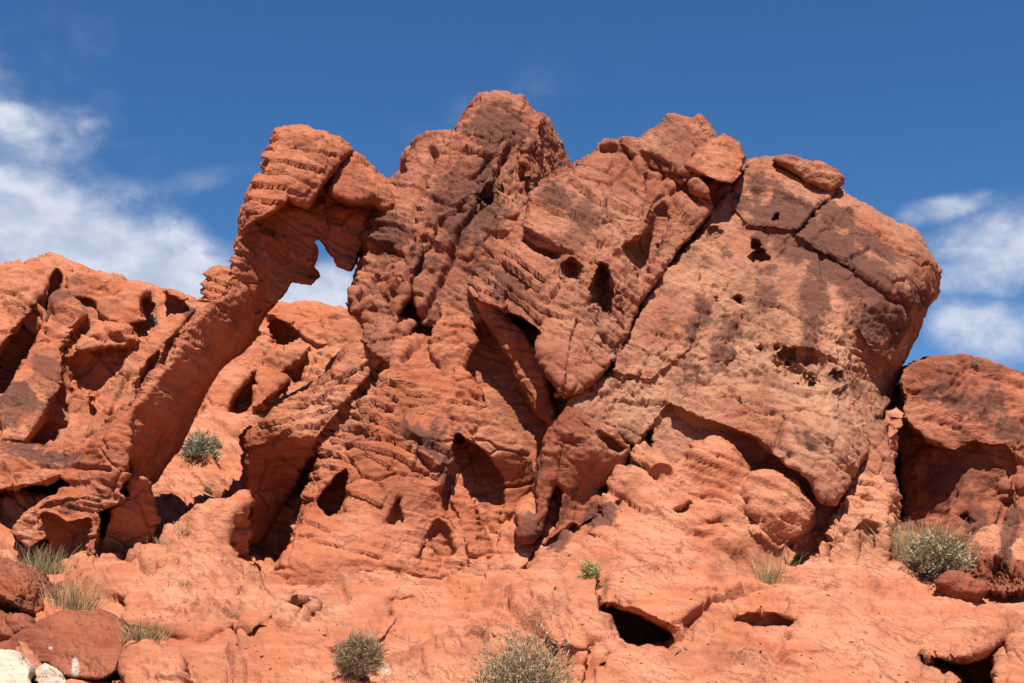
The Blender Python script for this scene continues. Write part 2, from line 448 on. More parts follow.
# ------------------------------------------------------------------ materials
PALE_LIGHT, PALE_DEEP = (0.46, 0.19, 0.11), (0.355, 0.116, 0.058)
def sandstone(name, light=(0.395, 0.15, 0.085), deep=(0.29, 0.084, 0.039), tan=(0.43, 0.25, 0.15), dark=(0.072, 0.031, 0.023), bed=(0.2, 0.05, 0.97), amount=1.0, lines_k=0.5, grain=1.0, film=0.5, jk=1.0):
    b_ = np.asarray(bed, float) / np.linalg.norm(bed)
    ry = -math.asin(b_[0]); rx = math.asin(b_[1] / math.cos(ry))
    m = bpy.data.materials.new(name); m.use_nodes = True
    T = NT(m.node_tree)
    oc = T.node('ShaderNodeTexCoord').outputs['Object']
    n1 = T.noise(oc, 0.75, 5, 0.6)
    n2 = T.noise(oc, 5.0, 6, 0.65)
    n3 = T.noise(oc, 38.0, 4, 0.65)
    mp = T.node('ShaderNodeMapping', {0: oc, 'Rotation': (rx, ry, 0), 'Scale': (0.9, 0.9, 9.0)}).outputs[0]
    st = T.noise(mp, 1.1, 6, 0.62, 0.15)
    c = T.mix(T.ramp(n1, 0.34, 0.66), deep, light)
    c = T.mix(T.math('MULTIPLY', T.ramp(st, 0.42, 0.72), 0.45), c, (light[0] * 1.12, light[1] * 1.25, light[2] * 1.3))
    c = T.mix(T.math('MULTIPLY', T.ramp(st, 0.46, 0.28), 0.4), c, (deep[0] * .75, deep[1] * .7, deep[2] * .7))
    at_t = T.node('ShaderNodeAttribute', None, attribute_name='tan').outputs['Fac']
    at_v = T.node('ShaderNodeAttribute', None, attribute_name='varnish').outputs['Fac']
    tf = T.math('MULTIPLY', at_t, T.ramp(n2, 0.32, 0.58))
    c = T.mix(T.math('MULTIPLY', tf, 0.8), c, tan)
    streak = T.noise(T.node('ShaderNodeMapping', {0: oc, 'Rotation': (0, 0.25, 0), 'Scale': (2.2, 2.2, 0.55)}).outputs[0], 1.6, 6, 0.6, 0.3)
    vn = T.math('ADD', at_v, T.math('MULTIPLY', T.math('SUBTRACT', T.math('ADD', T.math('MULTIPLY', n2, 0.35), T.math('ADD', T.math('MULTIPLY', streak, 0.45), T.math('MULTIPLY', st, 0.2))), 0.5), 2.3))
    vf = T.math('MULTIPLY', T.ramp(vn, 0.30, 0.56), 0.88)
    c = T.mix(vf, c, T.mix(T.ramp(n3, 0.35, 0.65), dark, (dark[0] * 1.75, dark[1] * 1.9, dark[2] * 2.0)))
    # scattered small stains and speckle
    sp = T.math('MULTIPLY', T.ramp(T.noise(oc, 11.0, 6, 0.7), 0.56, 0.72), 0.55 * amount)
    c = T.mix(sp, c, (0.14, 0.055, 0.035))
    # weathered brown film and pale base rock
    pat = T.math('MULTIPLY', T.ramp(T.noise(T.node('ShaderNodeMapping', {0: oc, 'Location': (5, 2, 8)}).outputs[0], 0.9, 9, 0.62, 0.4), 0.50, 0.60), film)
    c = T.mix(pat, c, (deep[0] * 0.62, deep[1] * 0.72, deep[2] * 0.85))
    at_f = T.node('ShaderNodeAttribute', None, attribute_name='pale').outputs['Fac']
    c = T.mix(at_f, c, T.mix(T.ramp(n1, 0.34, 0.66), PALE_DEEP, PALE_LIGHT))
    c = T.mix(T.math('MULTIPLY', T.ramp(n3, 0.3, 0.7), 0.38), c, T.mix(1.0, c, (0.62, 0.55, 0.52), 'MULTIPLY'))
    at_w = T.node('ShaderNodeAttribute', None, attribute_name='white').outputs['Fac']
    c = T.mix(T.math('MULTIPLY', T.ramp(T.math('ADD', at_w, T.math('MULTIPLY', T.math('SUBTRACT', n2, 0.5), 0.8)), 0.15, 0.5), T.math('MULTIPLY', at_w, 1.4, clamp=True)), c, (0.42, 0.34, 0.27))
    nz = T.node('ShaderNodeSeparateXYZ', {0: T.node('ShaderNodeNewGeometry').outputs['Normal']}).outputs[2]
    up = T.ramp(nz, -0.5, 0.1)
    bed_rot = T.node('ShaderNodeMapping', {0: oc, 'Rotation': (rx, ry, 0)}).outputs[0]
    wob = T.node('ShaderNodeTexNoise', {'Vector': oc, 'Scale': 2.6, 'Detail': 4.0, 'Roughness': 0.6}).outputs[1]
    wobbled = T.node('ShaderNodeVectorMath', {0: bed_rot, 1: T.node('ShaderNodeVectorMath', {0: T.node('ShaderNodeVectorMath', {0: wob, 1: (0.5, 0.5, 0.5)}, operation='SUBTRACT').outputs[0], 'Scale': 0.42}, operation='SCALE').outputs[0]}, operation='ADD').outputs[0]
    def joints(scale, z, width, seed):
        v = T.node('ShaderNodeMapping', {0: wobbled, 'Location': (seed, seed * 1.7, 0), 'Scale': (1, 1, z)}).outputs[0]
        e = T.node('ShaderNodeTexVoronoi', {'Vector': v, 'Scale': scale}, feature='DISTANCE_TO_EDGE').outputs[0]
        return T.ramp(e, 0.0, width)
    j1 = joints(1.15, 1.5, 0.030, 0.0)
    j2 = joints(3.6, 1.7, 0.055, 3.0)
    jm1 = T.ramp(T.noise(oc, 1.3, 2, 0.5), 0.50, 0.60)
    jm2 = T.ramp(T.noise(T.node('ShaderNodeMapping', {0: oc, 'Location': (9, 4, 1)}).outputs[0], 1.1, 3, 0.5), 0.54, 0.64)
    crust = T.node('ShaderNodeTexNoise', {'Vector': oc, 'Scale': 4.2, 'Detail': 8.0, 'Roughness': 0.62, 'Lacunarity': 2.1, 'Distortion': 0.2}).outputs[0]
    crust = T.math('ABSOLUTE', T.math('SUBTRACT', crust, 0.5))
    b1 = T.noise(oc, 13.0, 8, 0.68)
    fine_bed = T.noise(T.node('ShaderNodeMapping', {0: wobbled, 'Scale': (0.7, 0.7, 11.0)}).outputs[0], 1.1, 5, 0.55)
    lines = T.math('ABSOLUTE', T.math('SUBTRACT', fine_bed, 0.5))
    bmask = T.math('MULTIPLY', T.ramp(n1, 0.42, 0.60), up)
    hgt = T.math('ADD', T.math('MULTIPLY', b1, 0.6 * grain), T.math('MULTIPLY', T.math('MULTIPLY', st, 0.9 * lines_k), up))
    hgt = T.math('ADD', hgt, T.math('MULTIPLY', T.math('MULTIPLY', T.ramp(lines, 0.0, 0.016), lines_k), bmask))
    hgt = T.math('ADD', hgt, T.math('MULTIPLY', T.ramp(crust, 0.0, 0.16), 0.22 * grain))
    hgt = T.math('ADD', hgt, T.math('MULTIPLY', T.math('MULTIPLY', T.math('SUBTRACT', j1, 1.0), jm1), 0.45 * jk))
    hgt = T.math('ADD', hgt, T.math('MULTIPLY', T.math('MULTIPLY', T.math('SUBTRACT', j2, 1.0), jm2), 0.12 * jk))
    hgt = T.math('ADD', hgt, T.math('MULTIPLY', n3, 0.22))
    bump = T.node('ShaderNodeBump', {'Strength': 0.8, 'Distance': 0.05, 'Height': hgt})
    bs = T.node('ShaderNodeBsdfPrincipled', {'Base Color': c, 'Roughness': 0.92, 'Specular IOR Level': 0.04, 'Normal': bump.outputs[0]})
    out = T.node('ShaderNodeOutputMaterial'); T.l.new(bs.outputs[0], out.inputs[0])
    return m

M_ROCK = sandstone('red_sandstone', bed=(0.2, 0.05, 0.97))
M_STEEP = sandstone('steep_bedded_sandstone', light=(0.335, 0.133, 0.081), deep=(0.23, 0.076, 0.042), bed=(0.6, 0.1, 0.78), lines_k=0.45)
M_BLOCK = sandstone('crusted_sandstone', light=(0.36, 0.162, 0.098), deep=(0.26, 0.088, 0.048), bed=(0.5, 0.1, 0.85), lines_k=0.2, grain=1.3, jk=0.6)
M_GROUND = sandstone('pink_slickrock', light=(0.465, 0.192, 0.111), deep=(0.355, 0.116, 0.058), bed=(0.55, 0.1, 0.83), amount=0.6, lines_k=0.5, film=0.4, jk=0.2, grain=0.8)
M_RIDGE = sandstone('ridge_sandstone', light=(0.42, 0.165, 0.092), deep=(0.34, 0.105, 0.05), bed=(0.35, 0.1, 0.93), lines_k=0.4)
M_DARK = sandstone('dark_red_sandstone', light=(0.33, 0.118, 0.066), deep=(0.22, 0.066, 0.034), bed=(0.15, 0.1, 0.98), lines_k=0.4, film=0.8)
M_BOULDER = sandstone('boulder_sandstone', light=(0.30, 0.105, 0.06), deep=(0.22, 0.062, 0.032), bed=(0.75, 0.2, 0.6))
M_PALE = sandstone('pale_stone', light=(0.56, 0.46, 0.36), deep=(0.50, 0.33, 0.23), tan=(.6, .5, .4), bed=(0.1, 0.1, 0.98), amount=0.3)

def add_mesh(name, V, Fc, mat, parent=None, base=None, smooth=True):
    me = bpy.data.meshes.new(name)
    base = np.zeros(3) if base is None else np.asarray(base, float)
    V = (V - base).astype(np.float32)
    me.vertices.add(len(V)); me.vertices.foreach_set('co', V.ravel())
    n = Fc.shape[1]
    me.loops.add(Fc.size); me.loops.foreach_set('vertex_index', Fc.astype(np.int32).ravel())
    me.polygons.add(len(Fc))
    me.polygons.foreach_set('loop_start', np.arange(0, Fc.size, n, dtype=np.int32))
    me.polygons.foreach_set('loop_total', np.full(len(Fc), n, np.int32))
    if smooth: me.polygons.foreach_set('use_smooth', np.ones(len(Fc), bool))
    me.materials.append(mat)
    me.update()
    o = bpy.data.objects.new(name, me); C.objects.link(o)
    if parent is not None:
        o.parent = parent
        o.location = base - np.array(parent.location)
    else:
        o.location = base
    return o

def lean(uvw, k):
    """the whole mass leans back from its foot"""
    q = uvw.copy(); kk = k(uvw[:, 0]) if callable(k) else k
    q[:, 2] += kk * np.maximum(565 - uvw[:, 1], 0)
    return q
LEAN = 0.36
def rock_obj(name, R, mat, base, parent=None, tilt=None, pale=0.0, **rel):
    uvw, Q = R.mesh()
    P = world(lean(uvw, (LEAN if parent is not None else 0) if tilt is None else tilt)); N = vnormals(P, Q)
    h = relief(P, N, uvw, **rel)
    P = P + N * h[:, None]
    o = add_mesh(name, P, Q, mat, parent, base)
    for nm, L in (('varnish', VARNISH), ('tan', TAN), ('white', WHITE)):
        a = o.data.attributes.new(nm, 'FLOAT', 'POINT')
        a.data.foreach_set('value', blobs(L, uvw[:, 0], uvw[:, 1]))
    if pale:
        a = o.data.attributes.new('pale', 'FLOAT', 'POINT')
        a.data.foreach_set('value', (pale * sstep(uvw[:, 1] + 28 * fbm((P * 1.1).astype(np.float32), 4, 0.6), 470, 575)).astype(np.float32))
    return o

def tag(o, label, cat, group=None):
    o['label'] = label; o['category'] = cat
    if group: o['group'] = group
    return o
def empty(name, loc):
    o = bpy.data.objects.new(name, None); o.location = loc; C.objects.link(o)
    o.empty_display_size = 0.3
    bpy.context.view_layer.update()
    return o

# ------------------------------------------------------------------ ground
R = Rock((-150, 1180, 395, 800, -560, 480), 2.0, 5.0, warp=5, warp_len=40, seed=1)
GP = [(-150, 760, -470), (400, 790, -530), (1180, 760, -480), (0, 683, -340), (250, 683, -330), (512, 683, -330), (800, 690, -330), (1024, 683, -310),
      (60, 610, -215), (200, 610, -190), (350, 610, -165), (480, 600, -140), (560, 565, -95), (700, 570, -120), (850, 550, -60), (1000, 580, -20),
      (30, 565, -110), (75, 540, -60), (120, 538, -40), (110, 572, -120), (150, 540, -40), (200, 550, -70), (175, 515, 125), (205, 488, 160), (200, 440, 265), (230, 412, 350), (300, 575, -90), (440, 575, -70), (520, 550, -45),
      (600, 500, 10), (720, 500, 0), (830, 520, 30), (900, 520, 70), (1000, 520, 90), (-150, 500, 60), (1180, 520, 100)]
R.slab([(-300, 1000), (-300, 470), (-40, 470), (110, 455), (170, 425), (240, 405), (330, 420), (500, 480), (600, 470), (840, 470), (885, 535), (1300, 545), (1300, 1000)], GP, back=470, k=10)
for pl, of in [([(118, 592), (150, 565), (185, 585), (235, 600), (246, 622), (200, 640), (128, 625)], -20), ([(250, 590), (300, 584), (350, 592), (400, 602), (398, 622), (382, 640), (330, 652), (250, 640), (236, 610)], -22),
               ([(225, 652), (270, 645), (300, 655), (330, 690), (210, 700), (190, 670)], -24), ([(402, 622), (440, 606), (470, 600), (485, 640), (440, 690), (380, 700), (390, 650)], -18),
               ([(480, 582), (530, 566), (560, 562), (600, 574), (603, 640), (580, 652), (540, 640), (482, 640), (462, 610)], -22), ([(500, 560), (560, 545), (610, 540), (600, 570), (560, 575), (515, 580)], -14), ([(130, 668), (180, 652), (215, 672), (240, 700), (120, 720)], -20), ([(430, 650), (520, 646), (585, 660), (590, 720), (420, 720)], -20), ([(300, 570), (380, 566), (440, 578), (460, 600), (400, 604), (320, 590)], -14)]:
    R.slab(pl, GP, back=100, k=12, off=of, sk=8)
# wedge of layered rock between the trunk and the cave
R.slab([(150, 545), (160, 530), (172, 522), (186, 514), (205, 505), (225, 503), (244, 500), (246, 545), (246, 580), (200, 590), (140, 575)],
       [(155, 545, -66), (200, 510, -40), (238, 505, -30), (240, 560, -80), (160, 585, -140)], k=22, back=60)
R.slab([(120, 560), (150, 560), (190, 590), (185, 605), (150, 600), (120, 600), (108, 590)], [(120, 575, -130), (180, 590, -150), (130, 600, -200)], k=14, back=200)
# swelling of rock under the big overhang, with hollows
R.slab([(590, 520), (600, 494), (615, 478), (628, 458), (643, 442), (661, 450), (679, 454), (686, 438), (702, 430), (724, 432), (732, 444), (742, 466), (754, 490), (775, 545), (770, 580), (700, 590), (600, 580)],
       [(640, 460, -34), (705, 445, -50), (680, 480, -54), (620, 500, -46), (700, 520, -76), (660, 560, -120), (740, 520, -60), (760, 560, -90), (610, 550, -95)], k=18, back=200)
R.slab([(742, 484), (758, 472), (778, 474), (797, 483), (814, 499), (812, 514), (803, 535), (788, 553), (772, 560), (755, 530)], [(760, 485, -56), (800, 500, -58), (780, 545, -80)], k=10, back=160)
R.pit([(650, 470), (662, 462), (672, 466), (672, 478), (655, 482)], [(660, 470, -36)], k=8)
R.pit([(612, 505), (618, 495), (623, 497), (622, 506), (616, 508)], [(618, 500, -30)], k=6)
R.pit([(668, 512), (680, 508), (690, 500), (697, 503), (690, 516), (676, 520)], [(680, 510, -54)], k=8)
R.pit([(641, 527), (655, 530), (668, 522), (663, 533), (654, 536)], [(655, 530, -76)], k=5)
R.pit([(704, 522), (720, 518), (728, 530), (742, 536), (720, 532), (706, 528)], [(720, 525, -58)], k=6)
R.pit([(806, 548), (816, 505), (826, 503), (833, 506), (826, 530), (808, 556), (795, 562)], [(815, 530, 60)], k=8)
# right flank under the big block
R.slab([(815, 575), (832, 520), (832, 506), (848, 480), (864, 462), (878, 435), (890, 415), (897, 405), (895, 452), (889, 475), (895, 495), (893, 540), (890, 580)],
       [(845, 510, -44), (880, 440, 20), (890, 480, -6), (850, 560, -84)], k=12, back=140)
R.pit([(858, 530), (864, 518), (872, 514), (880, 524), (882, 540), (874, 536), (868, 546), (862, 544)], [(870, 535, -30)], k=5)
R.slab([(528, 500), (560, 482), (605, 498), (605, 550), (525, 565), (515, 545)], [(560, 495, 4), (600, 505, 2), (560, 545, -30)], k=14, back=150)
# bulge with the small cave in the foreground
R.slab([(600, 600), (602, 575), (630, 560), (680, 555), (730, 560), (760, 580), (738, 596), (712, 612), (686, 626), (668, 630), (638, 614), (604, 604)],
       [(620, 575, -140), (690, 565, -135), (740, 580, -130), (640, 610, -215), (690, 622, -215), (670, 590, -190)], k=16, back=0)
R.pit([(600, 604), (630, 612), (652, 620), (674, 633), (668, 648), (645, 655), (622, 658), (610, 645)], [(635, 630, -20)], k=8, flare=0.05)
R.pit([(597, 656), (605, 652), (616, 662), (612, 678), (602, 678), (597, 668)], [(606, 665, -160)], k=6)
# dome on the right
R.slab([(650, 700), (672, 655), (700, 625), (735, 600), (764, 578), (797, 566), (848, 556), (886, 554), (916, 566), (937, 584), (967, 597), (1000, 597), (1060, 590), (1100, 640), (1010, 650), (985, 690), (960, 760), (640, 760)],
       [(764, 578, -90), (848, 557, -60), (890, 556, -60), (937, 586, -100), (992, 598, -130), (720, 640, -250), (800, 618, -240), (880, 612, -225), (960, 630, -240), (690, 690, -325), (800, 690, -325), (940, 690, -310), (1000, 650, -240)], k=30, back=0)
R.pit([(732, 620), (748, 615), (775, 613), (802, 620), (790, 625), (765, 626), (745, 627)], [(765, 620, -180)], k=4, flare=0)
R.pit([(925, 655), (950, 662), (968, 660), (990, 645), (1005, 640), (996, 668), (990, 720), (950, 720), (962, 680)], [(980, 670, -130)], k=14, sk=8, flare=0.15)
R.pit([(290, 602), (300, 596), (303, 606), (299, 616), (292, 612)], [(297, 606, -110)], k=5)
R.pit([(384, 604), (398, 598), (402, 606), (390, 616)], [(392, 606, -115)], k=4)
R.pit([(468, 573), (478, 575), (492, 585), (485, 588), (472, 583)], [(480, 580, -80)], k=4)
R.pit([(313, 458), (311, 476), (301, 501), (299, 519), (289, 552), (274, 563), (250, 569), (244, 560), (247, 520), (246, 480), (250, 455)], [(280, 520, 125)], k=6, flare=0.0)
ground = rock_obj('ground', R, M_GROUND, (0, 0, 0), strata_n=(0.42, -0.12, 0.90), strata=0.13, thick=0.42, lump=0.70, big=0.32, facet=0.075, smooth=[(638, 628, 50, 34, 0, 1.0), (765, 620, 40, 14, 0, .9), (975, 670, 40, 30, 0, .9), (850, 630, 150, 50, 0.1, .5), (680, 590, 60, 36, 0, .5), (690, 510, 80, 50, 0, .5), (430, 590, 60, 16, .2, .4), (800, 580, 60, 20, 0, .4)], rough=0.006, crack=0.06, cell=1.1, fine=0.010, seed=1,
    cracks=[([(601, 575), (604, 610), (625, 600)], 3, 12), ([(668, 640), (700, 612), (735, 588), (756, 580)], 3.5, 15), ([(560, 640), (575, 625), (590, 650), (585, 683)], 3, 8)])
ground['kind'] = 'structure'

# wide terrain carrying on outside the picture
def terrain():
    n = 180
    t = np.linspace(-1, 1, n)
    X = np.sign(t) * np.abs(t) ** 2.2 * 900; Y = np.sign(t) * np.abs(t) ** 2.2 * 900 + 10
    gx, gy = np.meshgrid(X, Y, indexing='ij')
    def prof(y): return np.interp(y, [-900, -20, 5, 13, 16.5, 22, 27, 40, 60, 120, 900], [-8, -1, -.5, -.1, .55, 1.9, 3.6, 5.5, 6, 3, -5])
    z = prof(gy) - 0.9
    q = np.stack([gx.ravel(), gy.ravel(), np.zeros(gx.size)], 1).astype(np.float32)
    z = z + (0.35 * fbm(q * 0.12, 5)).reshape(z.shape) + (3 * np.clip(np.hypot(gx, gy - 15) / 100 - .3, 0, 3) * (fbm(q * 0.01, 4)).reshape(z.shape))
    i = np.arange(n * n).reshape(n, n)
    Q = np.stack([i[:-1, :-1], i[1:, :-1], i[1:, 1:], i[:-1, 1:]], -1).reshape(-1, 4)
    o = add_mesh('desert_floor', np.stack([gx, gy, z], -1).reshape(-1, 3), Q, M_GROUND)
    o['kind'] = 'structure'
terrain()

# ------------------------------------------------------------------ ridge behind on the left
RP = [(-100, 300, 450), (0, 290, 430), (0, 440, 260), (60, 270, 470), (60, 430, 285), (40, 350, 370), (120, 290, 480), (120, 360, 410), (100, 440, 300), (190, 310, 480), (180, 400, 370), (260, 330, 460), (240, 400, 370), (320, 330, 460), (320, 400, 380), (380, 400, 380), (-100, 450, 260)]
R = Rock((-160, 420, 240, 520, 200, 760), 2.0, 4.0, warp=5, warp_len=30, seed=2)
R.slab([(-200, 540), (-200, 280), (-60, 285), (0, 270), (23, 267), (33, 263), (51, 258), (76, 265), (95, 274), (114, 275), (124, 283), (157, 288), (178, 291), (195, 301), (262, 312), (280, 304), (305, 307), (330, 311), (400, 311), (440, 330), (440, 540)],
       RP, back=740, k=14)
for pl, of in [([(25, 320), (48, 308), (66, 290), (84, 318), (68, 350), (66, 382), (50, 402), (28, 443), (0, 440), (12, 365)], -22), ([(84, 396), (108, 385), (128, 350), (146, 330), (170, 320), (195, 305), (190, 318), (168, 342), (152, 376), (140, 396), (120, 426), (80, 440), (95, 410)], -28),
               ([(70, 268), (95, 275), (124, 284), (140, 300), (146, 318), (112, 322), (92, 300), (72, 300)], -24), ([(-80, 280), (20, 270), (46, 290), (25, 318), (10, 340), (-80, 430)], -20), ([(262, 312), (300, 306), (356, 312), (362, 345), (322, 345), (300, 335), (275, 320)], -16),
               ([(200, 420), (212, 380), (240, 365), (258, 370), (233, 400), (226, 418)], -22), ([(260, 372), (270, 346), (285, 352), (310, 345), (296, 372), (280, 390), (256, 410), (250, 408)], -22), ([(310, 385), (320, 350), (350, 340), (380, 345), (370, 380), (340, 400), (300, 410)], -18)]:
    R.slab(pl, RP, back=730, k=7, off=of, sk=4)
for (pl, w) in [([(56, 266), (67, 280), (64, 292), (44, 309), (46, 288)], 520), ([(94, 300), (110, 313), (113, 325), (86, 331), (66, 350), (82, 318)], 460), ([(128, 291), (143, 294), (157, 303), (156, 315), (147, 317), (134, 302)], 520),
                ([(67, 358), (96, 348), (128, 346), (120, 366), (108, 385), (94, 396), (78, 383)], 425), ([(168, 341), (160, 352), (152, 376), (141, 395), (139, 385), (147, 359)], 450), ([(25, 318), (34, 321), (25, 342), (15, 364), (-10, 390), (-10, 372), (12, 336)], 440),
                ([(66, 382), (68, 400), (63, 422), (55, 443), (28, 443), (40, 428), (50, 402)], 350), ([(271, 318), (298, 334), (284, 352), (272, 345), (268, 330)], 520), ([(318, 348), (313, 372), (295, 390), (284, 375), (303, 359)], 450), ([(259, 368), (257, 388), (247, 413), (227, 416), (234, 400)], 440)]:
    c = np.mean(pl, 0)
    R.pit(pl, [(c[0], c[1], w - 22)], k=9, flare=0.12)
# swelling slab and shoulders that throw the hollows into relief
R.slab([(70, 348), (84, 333), (112, 325), (130, 330), (140, 340), (128, 347), (96, 349), (72, 358)], [(90, 345, 375), (130, 335, 395)], k=8, back=520)
R.slab([(95, 274), (124, 283), (150, 290), (140, 300), (146, 320), (120, 328), (100, 312)], [(110, 285, 440), (125, 318, 410)], k=8, back=560)
R.slab([(160, 288), (180, 290), (188, 298), (182, 302), (165, 296)], [(175, 295, 440)], k=6, back=500)
ridge = rock_obj('hill', R, M_RIDGE, (0, 0, 0), strata_n=(0.45, 0.1, 0.88), strata=0.07, thick=0.42, lump=0.22, rough=0.02, crack=0.10, cell=1.3, fine=0.03, seed=2,
    cracks=[([(30, 318), (12, 350), (-5, 395)], 5, 26), ([(66, 382), (60, 420), (35, 442)], 5, 26), ([(45, 310), (20, 360), (0, 400)], 3, 10), ([(0, 300), (40, 306)], 2, 7), ([(0, 330), (20, 335)], 2, 6), ([(90, 350), (130, 345)], 2, 7), ([(130, 370), (110, 410)], 2.5, 9), ([(150, 330), (175, 318)], 2, 6), ([(320, 315), (330, 345)], 2, 8), ([(64, 400), (75, 380), (95, 360)], 2.5, 8), ([(110, 335), (140, 330)], 2, 6)])
ridge['kind'] = 'structure'

# ------------------------------------------------------------------ the elephant-shaped formation
base = at(520, 575, -20)
elephant = tag(empty('rock_formation', base), 'huge red sandstone formation with a slanting arch like an elephant trunk', 'rock formation')

# arch with the trunk and the base it stands on
R = Rock((-70, 410, 122, 590, -110, 230), 1.4, 2.2, warp=3.5, warp_len=24, seed=3)
# inner vault of the arch
R.slab([(243, 220), (262, 170), (290, 140), (325, 140), (350, 160), (387, 186), (392, 215), (365, 240), (356, 262), (351, 270), (345, 269), (338, 266), (331, 255), (324, 244), (318, 237), (312, 243), (317, 256), (314, 269), (318, 279), (310, 287), (299, 284), (292, 282), (280, 300), (250, 330), (230, 300)],
       [(250, 240, 40), (300, 215, 62), (330, 215, 70), (365, 215, 60), (300, 270, 50), (340, 255, 66), (270, 290, 30)], thick=70, k=9)
# lit cap above it
R.slab([(289, 135), (305, 135), (325, 138), (337, 143), (348, 153), (330, 173), (325, 179), (316, 194), (307, 208), (296, 204), (287, 197), (284, 205), (266, 219), (242, 230), (240, 222), (241, 211), (248, 194), (256, 176), (266, 162), (265, 156), (279, 135)],
       [(295, 140, 10), (260, 180, -26), (300, 180, -40), (335, 150, 10), (270, 210, -50), (305, 200, -38), (245, 220, -26)], thick=90, k=9)
R.slab([(327, 178), (349, 156), (362, 165), (376, 177), (390, 184), (412, 190), (408, 215), (385, 212), (372, 203), (360, 205), (347, 205), (332, 196), (325, 188)],
       [(350, 165, 20), (345, 195, -6), (375, 190, 14), (405, 200, 40), (333, 182, 4)], thick=90, k=16)
R.pit([(326, 179), (347, 158), (353, 163), (336, 178), (329, 190), (322, 206), (311, 212), (316, 197)], [(325, 190, 14)], k=6)
# trunk: lit upper edge, overhanging shaded flank
R.slab([(244, 222), (238, 232), (233, 240), (235, 252), (232, 270), (222, 290), (212, 302), (196, 318), (180, 340), (167, 362), (150, 385), (134, 405), (119, 424), (107, 440), (112, 452), (122, 462), (128, 474), (127, 490), (148, 492), (162, 474), (176, 452), (190, 428), (204, 400), (226, 366), (250, 346), (263, 335), (265, 313), (276, 294), (289, 278), (298, 240)],
       [(240, 245, -20), (236, 275, -30), (215, 310, -50), (190, 345, -68), (165, 380, -84), (135, 415, -100), (115, 440, -112),
        (262, 235, 5), (262, 285, 4), (232, 330, -22), (205, 368, -40), (172, 415, -62), (140, 455, -80),
        (285, 280, 66), (262, 325, 52), (225, 362, 36), (197, 408, 22), (172, 452, 4), (145, 484, -16)], thick=95, k=8, follow=True)
R.slab([(196, 300), (199, 293), (204, 280), (211, 271), (218, 267), (228, 269), (233, 274), (230, 290), (215, 304)], [(205, 290, -20), (222, 275, -16), (220, 300, -30)], thick=60, k=8)
# pedestal bulb below the trunk
R.slab([(128, 476), (146, 476), (149, 493), (155, 507), (160, 524), (152, 543), (137, 556), (114, 572), (101, 575), (98, 557), (99, 542), (103, 525), (112, 508), (127, 495)],
       [(132, 480, -86), (108, 515, -86), (154, 520, -40), (130, 520, -76), (108, 560, -46), (140, 548, -40)], thick=90, k=8)
# platform left of the trunk, lit on top, undercut in front
R.slab([(-90, 455), (-10, 446), (40, 447), (80, 438), (108, 428), (132, 412), (130, 440), (127, 478), (118, 494), (60, 480), (0, 492), (-90, 490)],
       [(-60, 450, 60), (-60, 490, -25), (20, 450, 20), (20, 488, -60), (70, 445, -20), (80, 480, -90), (110, 445, -98), (128, 420, -104), (122, 450, -122), (115, 490, -128)], thick=140, k=10)
R.slab([(37, 500), (60, 484), (118, 486), (124, 498), (112, 506), (94, 515), (80, 520), (66, 524), (38, 510)], [(50, 490, -100), (66, 518, -138), (110, 490, -106), (95, 512, -128)], thick=120, k=7)
R.slab([(11, 532), (36, 501), (42, 515), (48, 537), (28, 548)], [(11, 532, -110), (36, 503, -114), (47, 536, -126)], thick=90, k=5)
R.slab([(36, 505), (66, 520), (95, 510), (100, 540), (98, 575), (40, 575), (46, 540)], [(60, 530, -80), (90, 530, -70), (70, 560, -60)], thick=90, k=8)
R.slab([(88, 520), (97, 513), (102, 520), (97, 535), (97, 550), (88, 575), (72, 580), (66, 570), (84, 556), (88, 538)], [(95, 520, -116), (85, 570, -136)], thick=50, k=8)
o = rock_obj('arch', R, M_ROCK, at(120, 575, -20), elephant, pale=0.9, tilt=lambda u: 0.08 + (LEAN - 0.08) * sstep(u, 225, 375), strata_n=(0.22, 0.05, 0.97), strata=0.06, thick=0.24, lump=0.09, rough=0.02, crack=0.05, cell=0.9, seed=3,
    cracks=[([(264, 158), (290, 163), (320, 174)], 2, 6), ([(257, 170), (285, 173), (314, 188)], 2.4, 7), ([(252, 184), (285, 187), (302, 197)], 2, 6), ([(246, 197), (268, 199), (286, 204)], 2, 6), ([(243, 210), (262, 212)], 2, 5), ([(290, 148), (320, 155), (338, 160)], 2, 5),
            ([(0, 468), (40, 462), (110, 470)], 2.5, 7), ([(-20, 478), (60, 474)], 2, 5), ([(199, 284), (224, 292)], 2, 6), ([(204, 276), (228, 284)], 2, 6), ([(197, 292), (218, 299)], 2, 6), ([(232, 262), (250, 268)], 2, 4), ([(233, 250), (255, 256)], 2, 4), ([(242, 231), (266, 226), (284, 240), (292, 262)], 2.2, 6), ([(349, 155), (330, 176), (320, 200), (308, 210)], 2.6, 6), ([(329, 205), (325, 240)], 3, 8)])
o['label'] = 'slanting trunk-like arch with layered lit top and shaded underside'

